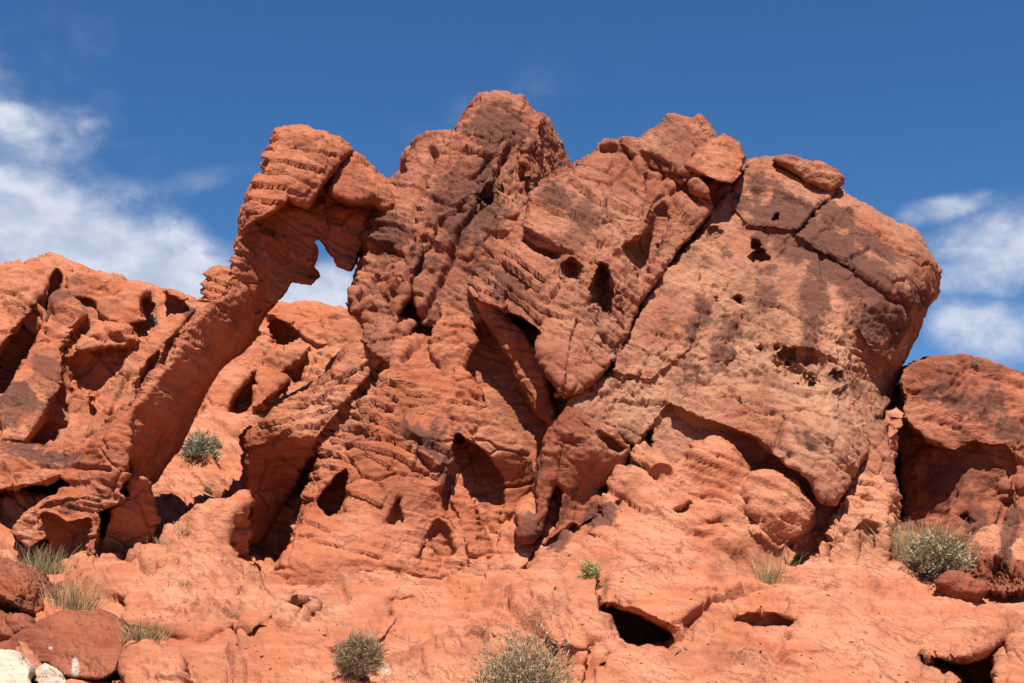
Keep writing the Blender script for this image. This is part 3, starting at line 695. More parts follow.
# pointed peak
R = Rock((335, 590, 82, 375, -60, 230), 1.4, 2.2, warp=4.5, warp_len=22, seed=4)
R.slab([(357, 316), (354, 298), (353, 286), (355, 272), (359, 250), (362, 228), (372, 206), (387, 184), (403, 171), (408, 158), (419, 141), (435, 133), (450, 135), (445, 165), (430, 200), (420, 250), (408, 290), (395, 330), (370, 345)],
       [(370, 230, 40), (352, 290, 50), (400, 190, 30), (430, 145, 40), (420, 200, 4), (395, 270, 0), (385, 320, -8)], thick=130, k=9)
R.slab([(430, 160), (448, 140), (457, 133), (460, 120), (468, 104), (481, 95), (501, 93), (522, 100), (533, 111), (545, 119), (540, 150), (532, 195), (510, 260), (480, 320), (455, 330), (425, 325), (410, 290), (415, 230)],
       [(440, 180, -6), (475, 120, 26), (500, 110, 30), (525, 130, 30), (480, 180, -6), (520, 190, 10), (470, 250, -14), (430, 260, -6), (440, 310, -6), (490, 290, -6)], thick=140, k=9)
R.slab([(528, 108), (550, 122), (562, 141), (571, 159), (567, 172), (550, 195), (530, 200), (522, 150)], [(530, 120, 30), (560, 140, 140), (540, 180, 34), (567, 165, 150)], thick=100, k=9)
# splinter ridges running down to the left of the front slab
R.slab([(350, 288), (360, 283), (372, 300), (368, 312), (352, 313)], [(355, 300, 20)], thick=90, k=8)
R.slab([(360, 340), (372, 330), (395, 318), (412, 325), (405, 345), (390, 365), (372, 355)], [(380, 345, -30), (405, 325, -10)], thick=100, k=10)
R.hole(487, 196, -6, 5, 9, 22, 0.3)
o = rock_obj('peak', R, M_STEEP, at(440, 350, 40), elephant, strata_n=(0.55, 0.15, 0.8), strata=0.04, thick=0.30, lump=0.10, rough=0.018, crack=0.075, cell=0.62, facet=0.11, seed=4,
    cracks=[([(466, 150), (500, 165), (535, 180)], 2, 6), ([(420, 235), (450, 250), (470, 262)], 2, 6), ([(512, 145), (487, 196), (462, 230), (440, 285), (424, 318)], 3, 12), ([(360, 300), (392, 255), (415, 205), (432, 150)], 3, 12), ([(392, 300), (415, 265), (440, 225), (470, 195)], 2.2, 8), ([(430, 150), (420, 190), (428, 200), (466, 210)], 2.5, 6), ([(460, 132), (485, 140), (512, 160)], 2, 5), ([(372, 245), (395, 250), (402, 262)], 3, 6)])

# core of the mass that the slabs lean on
R = Rock((320, 920, 110, 620, 20, 330), 3.0, 4.0, warp=5, warp_len=30, seed=14)
R.slab([(372, 330), (385, 260), (410, 180), (470, 120), (530, 140), (560, 190), (600, 175), (680, 172), (700, 176), (735, 182), (752, 172), (790, 172), (860, 220), (905, 270), (900, 330), (880, 400), (860, 590), (400, 600), (330, 570), (330, 430)],
       [(400, 300, 75), (470, 150, 90), (560, 250, 60), (700, 200, 66), (720, 450, 64), (850, 300, 110), (850, 500, 80), (500, 500, 90), (350, 500, 110)], back=300, k=20)
rock_obj('core', R, M_ROCK, at(600, 590, 80), elephant, pale=0.9, seed=14)

# body under the peak: haunch, leg and thin fins
R = Rock((232, 580, 300, 620, -160, 200), 1.4, 2.2, warp=3.5, warp_len=26, seed=5)
# deep back wall of the recesses
R.slab([(300, 420), (400, 330), (445, 300), (500, 320), (560, 340), (580, 420), (560, 560), (440, 600), (290, 590), (280, 540)], [(320, 560, 70), (400, 400, 40), (480, 350, 34), (530, 420, 44), (500, 520, 4), (440, 560, -10)], back=190, k=9)
# haunch leaning over the left cave
R.slab([(247, 440), (262, 424), (276, 408), (300, 395), (330, 376), (350, 350), (372, 345), (390, 350), (386, 364), (352, 402), (318, 446), (312, 462), (300, 498), (276, 535), (244, 548), (251, 514), (246, 461)],
       [(256, 440, -16), (300, 408, -20), (355, 365, -20), (340, 400, -34), (300, 440, -36), (256, 462, -2), (290, 470, 26), (256, 510, 58), (285, 510, 100), (248, 545, 90)], thick=70, k=9)
# leg
R.slab([(400, 345), (386, 366), (354, 402), (318, 446), (311, 476), (300, 501), (298, 519), (288, 552), (262, 600), (430, 610), (462, 590), (446, 560), (452, 520), (440, 500), (446, 480), (456, 460), (457, 440), (452, 410), (462, 395), (470, 385), (440, 330)],
       [(395, 365, -36), (340, 430, -40), (312, 500, -40), (300, 560, -66), (400, 430, -64), (440, 400, -50), (440, 350, -20), (390, 490, -72), (445, 470, -56), (430, 520, -50), (340, 540, -76), (400, 560, -66), (340, 600, -90), (430, 590, -60)], thick=60, k=9)
# fin between the two hollows and slope at its foot
R.slab([(452, 365), (470, 372), (486, 400), (502, 425), (522, 441), (532, 465), (534, 486), (521, 502), (509, 522), (499, 550), (491, 548), (500, 524), (504, 502), (503, 478), (485, 456), (462, 442), (454, 430), (448, 400)],
       [(460, 385, -40), (490, 430, -42), (515, 455, -26), (528, 478, 0), (507, 480, -6), (512, 505, 4), (497, 545, -20)], thick=60, k=6)
R.slab([(446, 306), (471, 322), (472, 345), (466, 370), (448, 390), (430, 350), (432, 325)], [(445, 320, -24), (466, 335, -20), (445, 370, -34)], thick=70, k=8)
R.slab([(440, 500), (452, 520), (466, 545), (470, 570), (464, 600), (440, 600), (446, 560)], [(446, 510, -50), (462, 550, -58), (455, 600, -60)], thick=50, k=6)
R.slab([(448, 490), (456, 466), (470, 495), (484, 528), (496, 550), (498, 600), (460, 600), (466, 550)], [(456, 490, -22), (475, 530, -26), (480, 590, -50)], thick=50, k=6)
R.slab([(438, 445), (470, 440), (482, 515), (474, 575), (440, 570)], [(455, 460, -8), (462, 560, -40)], thick=60, k=8)
# sloping rib right of the fin
R.slab([(498, 545), (500, 520), (512, 505), (535, 485), (545, 500), (540, 540), (520, 580), (480, 590)], [(505, 520, 6), (535, 495, 0), (520, 545, -30), (490, 580, -60)], thick=60, k=10)
R.slab([(472, 296), (497, 312), (520, 330), (540, 352), (552, 400), (560, 440), (535, 410), (515, 375), (498, 338), (480, 318)], [(490, 315, -14), (530, 350, -6), (545, 400, 6)], thick=60, k=10)
R.pit([(313, 458), (311, 476), (301, 501), (299, 519), (289, 552), (274, 563), (252, 568), (258, 545), (272, 520), (288, 496), (302, 470)], [(280, 520, 120)], k=8, flare=0.0)
R.pit([(458, 438), (466, 444), (484, 454), (500, 476), (504, 500), (500, 526), (494, 546), (484, 527), (474, 496), (462, 468), (456, 455)], [(480, 480, 10), (490, 530, -6)], k=8, flare=0.05)
R.pit([(334, 478), (345, 470), (347, 485), (345, 499), (337, 512), (327, 515), (318, 503), (324, 490)], [(335, 490, 10)], k=6, flare=0.05)
R.pit([(386, 522), (390, 508), (396, 497), (404, 497), (401, 506), (405, 520), (398, 529)], [(396, 512, -46)], k=9)
R.pit([(415, 557), (428, 532), (438, 514), (450, 530), (455, 552), (441, 570), (434, 556), (429, 540), (421, 566)], [(435, 550, -32)], k=8)
o = rock_obj('haunch', R, M_ROCK, at(380, 600, -60), elephant, pale=0.9, strata_n=(0.16, 0.05, 0.98), strata=0.045, thick=0.26, lump=0.08, smooth=[(400, 510, 60, 45, 0.5, .75), (445, 420, 30, 40, .3, .6), (500, 430, 40, 50, .5, .5)], rough=0.014, crack=0.05, cell=1.0, seed=5,
    cracks=[([(386, 364), (352, 402), (316, 448)], 3, 10), ([(345, 412), (375, 420), (420, 440), (450, 452)], 2.2, 8), ([(336, 425), (360, 428), (400, 444), (440, 468)], 2.2, 8), ([(330, 440), (352, 444), (395, 455), (438, 478)], 2, 7), ([(345, 460), (365, 452), (392, 470)], 2, 6), ([(347, 490), (365, 496), (382, 506)], 2.2, 8),
            ([(312, 455), (330, 452), (345, 458)], 2, 7), ([(308, 480), (322, 476)], 2, 6), ([(300, 500), (316, 498)], 2, 6), ([(312, 468), (322, 464), (338, 468)], 2, 5), ([(372, 402), (368, 428)], 1.6, 5), ([(420, 440), (414, 464)], 1.6, 5), ([(352, 404), (372, 402), (398, 412)], 2, 7), ([(380, 380), (410, 392), (440, 395)], 2, 6), ([(372, 392), (400, 400)], 2, 6),
            ([(250, 448), (285, 436), (325, 420)], 2.2, 7), ([(262, 428), (300, 420), (335, 405)], 2.2, 7), ([(280, 410), (315, 402), (345, 385)], 2, 6), ([(310, 395), (350, 372), (372, 360)], 2, 5), ([(310, 540), (340, 548), (380, 560)], 2, 5), ([(305, 520), (330, 530)], 2, 6), ([(345, 470), (342, 440), (360, 425), (400, 440), (440, 470)], 2, 5), ([(360, 412), (400, 425), (430, 448)], 2, 6), ([(394, 420), (392, 470)], 1.8, 4), ([(440, 400), (470, 400)], 2, 4),
            ([(468, 480), (486, 520), (496, 545)], 2.5, 7), ([(404, 360), (430, 335), (436, 312)], 3.5, 10), ([(400, 390), (370, 430)], 1.8, 3)])

# front slab with its crest
R = Rock((455, 760, 105, 455, -110, 230), 1.4, 2.2, warp=4.0, warp_len=24, seed=6)
R.slab([(529, 192), (537, 182), (552, 176), (570, 169), (593, 156), (601, 146), (618, 139), (640, 142), (660, 150), (686, 168), (709, 190), (713, 206), (700, 226), (686, 244), (669, 263), (654, 284), (641, 304), (622, 352), (600, 375), (580, 390), (566, 398), (555, 383), (542, 362), (536, 342), (539, 330), (507, 314), (474, 300), (469, 291), (478, 270), (488, 254), (505, 240), (520, 215)],
       [(545, 190, 10), (610, 150, 36), (660, 165, 30), (700, 195, 24), (560, 230, -34), (490, 270, -20), (480, 292, -30), (540, 315, -52), (560, 370, -64), (620, 220, -30), (610, 300, -56), (590, 370, -60), (660, 230, -10), (640, 290, -36), (615, 350, -44)], thick=120, k=8)
R.slab([(640, 145), (651, 131), (663, 122), (670, 114), (682, 119), (694, 123), (700, 117), (709, 125), (716, 139), (712, 155), (700, 172), (680, 172), (655, 160)], [(655, 140, 20), (690, 125, 36), (680, 160, 8), (705, 150, 30)], thick=100, k=8)
R.slab([(600, 148), (618, 139), (640, 141), (668, 155), (690, 172), (708, 190), (711, 202), (690, 190), (660, 172), (625, 158)], [(610, 148, 20), (650, 158, 10), (700, 190, 6)], thick=90, k=8)
R.slab([(530, 196), (545, 184), (590, 162), (640, 160), (655, 200), (640, 238), (622, 248), (605, 262), (590, 258), (562, 251), (545, 241), (522, 227)],
       [(540, 195, -14), (600, 170, 4), (645, 180, -6), (545, 235, -45), (590, 250, -48), (630, 230, -38)], thick=60, k=9)
# hollows
R.pit([(657, 203), (665, 196), (672, 205), (668, 225), (660, 245), (652, 275), (640, 278), (632, 262), (624, 245), (640, 238), (650, 225)], [(645, 250, 14), (665, 205, 14)], k=9)
R.pit([(590, 288), (600, 264), (607, 268), (612, 285), (614, 300), (606, 318), (598, 300)], [(602, 290, 6)], k=8)
R.pit([(562, 262), (573, 258), (582, 268), (574, 278), (566, 274)], [(572, 268, -14)], k=6)
R.pit([(522, 232), (540, 246), (562, 252), (552, 262), (530, 254), (518, 244)], [(540, 248, -8)], k=6)
o = rock_obj('front_slab', R, M_STEEP, at(580, 395, 0), elephant, strata_n=(0.62, 0.1, 0.78), strata=0.045, thick=0.26, lump=0.10, rough=0.022, crack=0.07, cell=0.8, seed=6,
    cracks=[([(480, 262), (505, 285), (540, 306), (576, 318), (570, 345), (560, 395)], 2.2, 7), ([(478, 275), (520, 300), (540, 318)], 1.7, 10), ([(490, 252), (530, 282)], 1.7, 10), ([(500, 246), (545, 280)], 1.7, 10), ([(575, 318), (568, 352), (562, 395)], 2, 12), ([(600, 330), (615, 345)], 2, 10), ([(545, 205), (575, 215), (600, 245)], 2, 10), ([(570, 180), (600, 200), (640, 215)], 2, 10), ([(640, 150), (672, 165), (700, 200)], 2.2, 8), ([(675, 200), (690, 225)], 2, 9), ([(545, 300), (560, 280), (556, 268)], 2, 9), ([(618, 140), (630, 160), (650, 185), (655, 200)], 2.5, 7), ([(530, 200), (560, 205), (600, 225)], 2, 8), ([(600, 185), (610, 215), (625, 235)], 1.8, 8), ([(505, 262), (540, 290)], 1.8, 8), ([(658, 208), (640, 235), (622, 246)], 2, 9)])

# great block on the right
BP = [(730, 200, 50), (770, 172, 70), (850, 205, 80), (920, 255, 90), (700, 260, 6), (780, 240, 18), (860, 260, 30), (912, 290, 40), (932, 296, 120), (885, 345, 20), (908, 350, 110), (882, 400, 60), (640, 340, -26), (740, 330, -22), (820, 330, -18), (870, 340, 14), (600, 395, -44), (680, 390, -44), (760, 410, -64), (820, 430, -76), (870, 420, -30), (822, 490, -84), (850, 460, -56), (730, 415, -56), (640, 420, -40)]
R = Rock((555, 950, 148, 560, -120, 260), 1.4, 2.2, warp=4.0, warp_len=26, seed=7)
R.slab([(713, 207), (733, 186), (750, 166), (762, 162), (775, 160), (810, 175), (838, 190), (860, 205), (881, 217), (898, 227), (914, 235), (926, 251), (939, 272), (936, 285), (933, 298), (925, 314), (919, 333), (915, 344), (902, 367), (901, 378), (886, 414), (878, 432), (863, 460), (848, 478), (833, 503), (822, 502), (814, 486), (810, 476), (786, 464), (765, 449), (752, 436), (722, 425), (700, 420), (668, 405), (655, 425), (636, 446), (610, 430), (568, 409), (575, 396), (600, 380), (625, 352), (645, 305), (672, 263), (692, 240)],
       BP, thick=110, k=8)
for pl, of in [([(795, 236), (832, 200), (870, 215), (915, 255), (925, 312), (890, 298), (860, 276)], -9), ([(730, 202), (770, 165), (830, 182), (833, 193), (795, 231), (745, 226)], -8), ([(865, 303), (900, 308), (916, 335), (897, 370), (872, 352), (855, 327)], -8),
               ([(668, 404), (700, 371), (750, 386), (800, 398), (850, 398), (872, 385), (880, 430), (863, 460), (834, 502), (822, 500), (812, 480), (786, 464), (752, 436), (722, 425), (700, 418)], -7), ([(640, 305), (672, 265), (700, 262), (700, 300), (690, 350), (650, 380), (610, 372)], -6)]:
    R.slab(pl, BP, off=of, back=90, k=4, sk=3)
R.pit([(768, 354), (800, 346), (850, 356), (868, 376), (855, 391), (800, 394), (776, 381)], [(770, 360, -24), (850, 365, -14), (800, 392, -40)], k=12)
# recessed wall behind the overhang
R.slab([(655, 410), (700, 400), (830, 440), (890, 420), (895, 560), (640, 560)], [(770, 470, -34)], back=240, k=10)
for (u, v, w, a, b, c, r) in [(715, 231, 12, 9, 8, 26, .2), (757, 254, 14, 8, 7, 22, -.3), (755, 243, 18, 5, 4, 14, 0), (777, 218, 34, 4, 4, 14, 0), (716, 302, -2, 7, 5, 16, .8), (738, 298, 0, 4, 4, 12, 0), (720, 350, -24, 8, 3, 12, -.3), (735, 365, -30, 7, 3, 12, 0),
                              (785, 352, -20, 12, 8, 12, .4), (762, 350, -16, 7, 5, 12, 0), (790, 372, -30, 24, 9, 11, .25), (850, 378, -22, 18, 6, 14, .3), (664, 382, -22, 6, 4, 10, 0), (735, 238, 8, 4, 3, 10, 0)]:
    R.hole(u, v, w, a, b, c, r)
o = rock_obj('great_block', R, M_BLOCK, at(760, 540, 40), elephant, pale=0.9, strata_n=(0.5, 0.1, 0.85), strata=0.03, thick=0.42, lump=0.12, rough=0.024, crack=0.06, cell=1.0, facet=0.09, seed=7,
    cracks=[([(795, 230), (820, 205), (835, 192)], 2.2, 6), ([(795, 233), (830, 255), (865, 280), (890, 300), (925, 318)], 2, 2.5), ([(700, 330), (715, 300), (730, 280)], 2, 4), ([(760, 300), (800, 312), (840, 340)], 2, 5), ([(720, 395), (760, 405), (800, 430), (825, 450)], 2, 5), ([(840, 240), (855, 275), (850, 320)], 2, 4), ([(655, 330), (690, 340), (715, 362)], 2, 4), ([(740, 230), (770, 250), (795, 233)], 1.8, 3), ([(750, 185), (790, 200), (830, 225)], 1.8, 4), ([(845, 210), (880, 235), (915, 262), (920, 300)], 2, 5), ([(830, 330), (860, 350), (880, 370)], 2, 5), ([(740, 320), (780, 330), (800, 345)], 2, 4),
            ([(690, 395), (720, 370), (745, 350)], 1.8, 3), ([(620, 380), (640, 400), (665, 402)], 2, 4), ([(760, 360), (770, 385), (800, 395), (850, 385)], 2, 4)])

# smooth foot hanging below the block, two toes
R = Rock((510, 650, 400, 560, -150, 120), 1.6, 2.5, warp=2.0, warp_len=20, seed=8)
R.slab([(567, 408), (585, 416), (616, 428), (633, 444), (634, 452), (626, 466), (621, 476), (600, 489), (586, 500), (578, 522), (563, 536), (545, 546), (540, 545), (552, 529), (556, 505), (562, 492), (556, 486), (553, 496), (548, 517), (542, 532), (532, 544), (522, 543), (523, 534), (537, 512), (534, 501), (537, 476), (545, 451), (553, 433)],
       [(570, 415, -92), (620, 440, -78), (555, 450, -80), (590, 460, -80), (610, 475, -52), (545, 490, -68), (585, 490, -50), (535, 530, -62), (565, 525, -54)], thick=70, k=9)
R.pit([(598, 430), (612, 438), (630, 448), (622, 458), (606, 452)], [(615, 445, -58)], k=6)
R.slab([(585, 500), (596, 489), (606, 500), (596, 520), (575, 530)], [(590, 505, -50)], thick=60, k=6)
o = rock_obj('foot', R, M_BOULDER, at(560, 545, -30), elephant, strata_n=(0.3, 0.1, 0.95), strata=0.015, thick=0.3, lump=0.05, rough=0.008, crack=0.02, cell=0.9, fine=0.01, seed=8,
    cracks=[([(557, 440), (590, 438)], 1.5, 3), ([(556, 480), (562, 440)], 1.5, 3)])
o['label'] = 'smooth darker rock foot with two toes'

# ------------------------------------------------------------------ loose rocks
def boulder(name, label, poly, pts, mat, thick=70, k=12, cat='boulder', step=1.5, group=None, warp=2.5, tilt=0.0, **rel):
    P = np.asarray(poly); W = [p[2] for p in pts]
    R = Rock((P[:, 0].min() - 14, P[:, 0].max() + 14, P[:, 1].min() - 14, P[:, 1].max() + 14, min(W) - 30, max(W) + thick + 30), step, step * 1.4, warp=warp, warp_len=18, seed=len(bpy.data.objects))
    R.slab(poly, pts, thick=thick, k=k)
    kw = dict(strata=0.02, thick=0.25, lump=0.06, rough=0.015, crack=0.03, cell=0.5, fine=0.012, seed=len(bpy.data.objects)); kw.update(rel); kw['thick'] = kw.pop('thick_bed', kw['thick'])
    o = rock_obj(name, R, mat, at(P[:, 0].mean(), P[:, 1].max(), np.mean(W) + tilt * max(0, 565 - P[:, 1].mean())), None, tilt=tilt, **kw)
    return tag(o, label, cat, group)

boulder('boulder', 'angular boulder wedged on the crest above the long crack', [(699, 150), (716, 138), (724, 132), (740, 143), (746, 155), (742, 174), (733, 184), (712, 179), (686, 168)],
        [(700, 165, 0), (725, 140, 24), (740, 170, 16), (715, 175, -6)], M_ROCK, thick=60, k=6, tilt=LEAN, lump=0.04, crack=0.02, cell=0.9)
boulder('capstone', 'flat split capstone on the rounded top of the great block', [(775, 161), (788, 156), (806, 163), (821, 167), (836, 178), (838, 186), (830, 192), (815, 184), (795, 172)],
        [(785, 162, 56), (830, 182, 60)], M_BLOCK, thick=60, k=5, tilt=LEAN, strata=0.05, thick_bed=0.14)

# right outcrop
R = Rock((850, 1190, 352, 620, -40, 420), 1.8, 3.5, warp=4.0, warp_len=24, seed=12)
R.slab([(898, 380), (903, 366), (913, 360), (945, 359), (975, 360), (998, 364), (1024, 375), (1080, 385), (1180, 400), (1180, 470), (1010, 455), (1006, 446), (975, 443), (952, 450), (926, 440), (915, 430), (905, 420)],
       [(908, 400, 112), (925, 375, 112), (920, 430, 90), (980, 370, 150), (960, 430, 84), (1020, 385, 130), (1010, 440, 84), (1160, 400, 120), (1160, 460, 90)], back=380, k=6)
R.slab([(870, 385), (935, 385), (935, 610), (870, 610)], [(905, 480, 240)], back=400, k=10)
R.slab([(900, 395), (930, 400), (1180, 430), (1180, 600), (900, 600)], [(905, 480, 150), (930, 470, 112), (990, 460, 94), (950, 560, 96), (1180, 500, 110)], back=400, k=10)
R.slab([(940, 540), (955, 500), (967, 470), (978, 464), (990, 475), (1000, 462), (1009, 468), (1012, 490), (1000, 545), (990, 570), (940, 575)], [(975, 475, 92), (1000, 480, 96), (960, 540, 60), (990, 560, 56)], thick=80, k=10)
R.slab([(998, 560), (1008, 500), (1012, 440), (1024, 420), (1180, 430), (1180, 600), (990, 590)], [(1012, 500, 70), (1024, 440, 80), (1100, 520, 60), (1005, 570, 50)], thick=90, k=10)
R.pit([(958, 516), (966, 515), (976, 524), (970, 529), (962, 526)], [(966, 520, 130)], k=4)
o = rock_obj('rock_outcrop', R, M_DARK, at(960, 590, 100), None, strata_n=(0.15, 0.1, 0.98), strata=0.04, thick=0.4, lump=0.08, big=0.09, rough=0.03, crack=0.08, cell=0.8, seed=12,
    cracks=[([(1024, 420), (1012, 470), (1008, 500), (985, 560)], 3, 9), ([(985, 378), (1024, 384)], 2.5, 8), ([(925, 420), (960, 425), (975, 440)], 2.5, 6)])
tag(o, 'flat-topped dark red outcrop standing apart right of the great block', 'outcrop')

boulder('boulder', 'rough clotted red boulder beside the grey bush under the outcrop', [(966, 560), (972, 552), (990, 550), (1010, 558), (1030, 568), (1034, 590), (1015, 596), (990, 596), (975, 582), (962, 575)],
        [(980, 560, -60), (1010, 590, -100)], M_BOULDER, thick=70, k=8, rough=0.09, crack=0.08, cell=0.25, lump=0.1)
boulder('boulder', 'low red stone lying in front of the grey bush', [(938, 584), (950, 576), (968, 580), (985, 592), (975, 602), (950, 600)], [(960, 585, -120)], M_BOULDER, thick=40, k=10, rough=0.03)
boulder('boulder', 'pale orange rock across the dark gap in the lower right corner', [(1004, 660), (1012, 640), (1024, 630), (1060, 630), (1090, 660), (1080, 710), (1010, 710)], [(1015, 650, -260), (1040, 690, -300)], M_GROUND, thick=110, k=14)
boulder('boulder', 'dark ribbed boulder leaning over the dry grass on the left', [(-40, 590), (-30, 560), (0, 556), (20, 558), (40, 568), (58, 586), (60, 596), (52, 606), (36, 619), (20, 612), (0, 600)],
        [(0, 562, -220), (50, 590, -215), (20, 590, -262), (34, 614, -250), (-30, 580, -240)], M_BOULDER, thick=90, k=8, rough=0.05, crack=0.04, cell=0.35, strata=0.035, strata_n=(0.8, 0.1, 0.6))
boulder('boulder', 'smooth rounded stone tucked under the ribbed boulder', [(-30, 640), (-30, 605), (0, 605), (14, 610), (28, 622), (34, 632), (10, 640)], [(0, 615, -275), (10, 635, -300)], M_BOULDER, thick=80, k=12)
boulder('boulder', 'large brown-red boulder with a white lichen streak and flat face', [(-30, 660), (0, 640), (30, 625), (60, 613), (100, 610), (116, 616), (127, 630), (124, 650), (116, 672), (104, 680), (80, 679), (60, 676), (46, 664), (24, 664), (0, 662)],
        [(0, 650, -330), (34, 642, -345), (80, 618, -320), (118, 640, -330), (92, 672, -375), (55, 668, -365), (34, 658, -345), (70, 645, -356)], M_BOULDER, thick=110, k=6, lump=0.03, rough=0.02, facet=0.03, big=0.05)
boulder('boulder', 'small orange boulder at the right end of the flat-faced boulder', [(122, 660), (128, 646), (142, 636), (152, 638), (165, 650), (180, 660), (185, 700), (130, 700), (121, 672)], [(135, 650, -385), (150, 690, -425)], M_GROUND, thick=90, k=12)
boulder('boulder', 'white sunlit rock in the lower left corner', [(-40, 690), (-30, 665), (0, 657), (16, 660), (28, 670), (32, 700), (-30, 720)], [(0, 665, -420), (10, 690, -450)], M_PALE, thick=80, k=6, strata=0.01, facet=0.07)
boulder('boulder', 'cream and orange rock between the white rock and the flat-faced boulder', [(24, 700), (30, 672), (46, 668), (62, 674), (70, 682), (60, 715), (28, 715)], [(40, 675, -415), (50, 700, -440)], M_PALE, thick=70, k=8)
boulder('boulder', 'thin orange slab edge below the flat-faced boulder', [(62, 700), (70, 680), (90, 681), (112, 684), (130, 690), (120, 715), (70, 715)], [(90, 690, -410)], M_GROUND, thick=60, k=8)
boulder('boulder', 'small chip of orange rock under the flat-faced boulder corner', [(110, 682), (114, 675), (121, 677), (122, 686), (114, 690)], [(116, 680, -405)], M_GROUND, thick=16, k=4, step=1.0)
boulder('boulder', 'angular slab leaning over the dark hole behind the trunk', [(150, 500), (160, 488), (172, 490), (188, 510), (202, 520), (196, 525), (180, 520), (160, 532), (150, 520)], [(160, 500, 80), (195, 518, 80)], M_ROCK, thick=60, k=6)

# ------------------------------------------------------------------ plants
def leaf_mat(name, cols, rough=0.75):
    m = bpy.data.materials.new(name); m.use_nodes = True
    T = NT(m.node_tree)
    t = T.node('ShaderNodeAttribute', None, attribute_name='tint').outputs['Fac']
    r = T.node('ShaderNodeValToRGB', {0: t})
    el = r.color_ramp.elements
    while len(el) < len(cols): el.new(0.5)
    for i, c in enumerate(cols):
        el[i].position = i / max(1, len(cols) - 1); el[i].color = (*c, 1)
    bs = T.node('ShaderNodeBsdfPrincipled', {'Base Color': r.outputs[0], 'Roughness': rough, 'Specular IOR Level': 0.2})
    tr = T.node('ShaderNodeBsdfTranslucent', {'Color': r.outputs[0]})
    mx = T.node('ShaderNodeMixShader', {0: 0.22, 1: bs.outputs[0], 2: tr.outputs[0]})
    out = T.node('ShaderNodeOutputMaterial'); T.l.new(mx.outputs[0], out.inputs[0])
    return m
M_SAGE = leaf_mat('sage_leaves', [(0.11, 0.085, 0.042), (0.22, 0.175, 0.092), (0.35, 0.29, 0.175), (0.56, 0.48, 0.34)])
M_BLUE = leaf_mat('blue_grey_leaves', [(0.12, 0.11, 0.068), (0.21, 0.19, 0.125), (0.31, 0.28, 0.195), (0.42, 0.38, 0.26)])
M_BROWN = leaf_mat('dry_twigs', [(0.11, 0.072, 0.036), (0.21, 0.145, 0.078), (0.31, 0.235, 0.14), (0.43, 0.34, 0.21)])
M_STRAW = leaf_mat('dry_grass_blades', [(0.20, 0.13, 0.06), (0.34, 0.235, 0.11), (0.46, 0.34, 0.18), (0.56, 0.44, 0.26)])
M_GREENG = leaf_mat('green_grass_blades', [(0.13, 0.105, 0.045), (0.24, 0.19, 0.09), (0.36, 0.28, 0.14), (0.48, 0.37, 0.21)])
M_YELLOW = leaf_mat('yellow_green_leaves', [(0.12, 0.11, 0.04), (0.26, 0.25, 0.09), (0.44, 0.40, 0.16), (0.5, 0.42, 0.14)])
M_WOOD = leaf_mat('grey_stems', [(0.10, 0.075, 0.055), (0.2, 0.16, 0.12)])

def blades(A, B, W, rng, bend=0.0):
    """thin tapered two-segment blades from A to B; returns verts and quads"""
    n = len(A)
    d = B - A; L = np.linalg.norm(d, axis=1, keepdims=True) + 1e-9
    s = np.cross(d, rng.normal(size=(n, 3))); s /= np.linalg.norm(s, axis=1, keepdims=True) + 1e-9
    M_ = (A + B) / 2 + bend * L * rng.normal(size=(n, 3)) * 0.5
    W = W[:, None]
    V = np.stack([A - s * W, A + s * W, M_ + s * W * 0.8, M_ - s * W * 0.8, B + s * W * 0.25, B - s * W * 0.25], 1).reshape(-1, 3)
    i = np.arange(n)[:, None] * 6
    Q = np.concatenate([i + np.array([0, 1, 2, 3]), i + np.array([3, 2, 4, 5])])
    return V, Q

def plant_mesh(name, parts, mat, parent=None, base=(0, 0, 0)):
    V = []; Q = []; t = []; o = 0
    for (v, q, tint) in parts:
        V.append(v); Q.append(q + o); t.append(np.repeat(tint, 6)); o += len(v)
    V = np.concatenate(V); Q = np.concatenate(Q)
    ob = add_mesh(name, V + np.asarray(base), Q, mat, parent, base, smooth=False)
    a = ob.data.attributes.new('tint', 'FLOAT', 'POINT'); a.data.foreach_set('value', np.concatenate(t).astype(np.float32))
    return ob

bpy.context.view_layer.update()
_dg = bpy.context.evaluated_depsgraph_get()
def foot(u, v):
    """where the sight line through (u, v) meets the modelled rock"""
    o = Vector((0, 0, ZC)); d = Vector(((u - U0) / F, 1, (V0 - v) / F)).normalized()
    hit, loc, *_ = scene.ray_cast(_dg, o, d)
    return np.array(loc) if hit else np.array(at(u, v, 0))

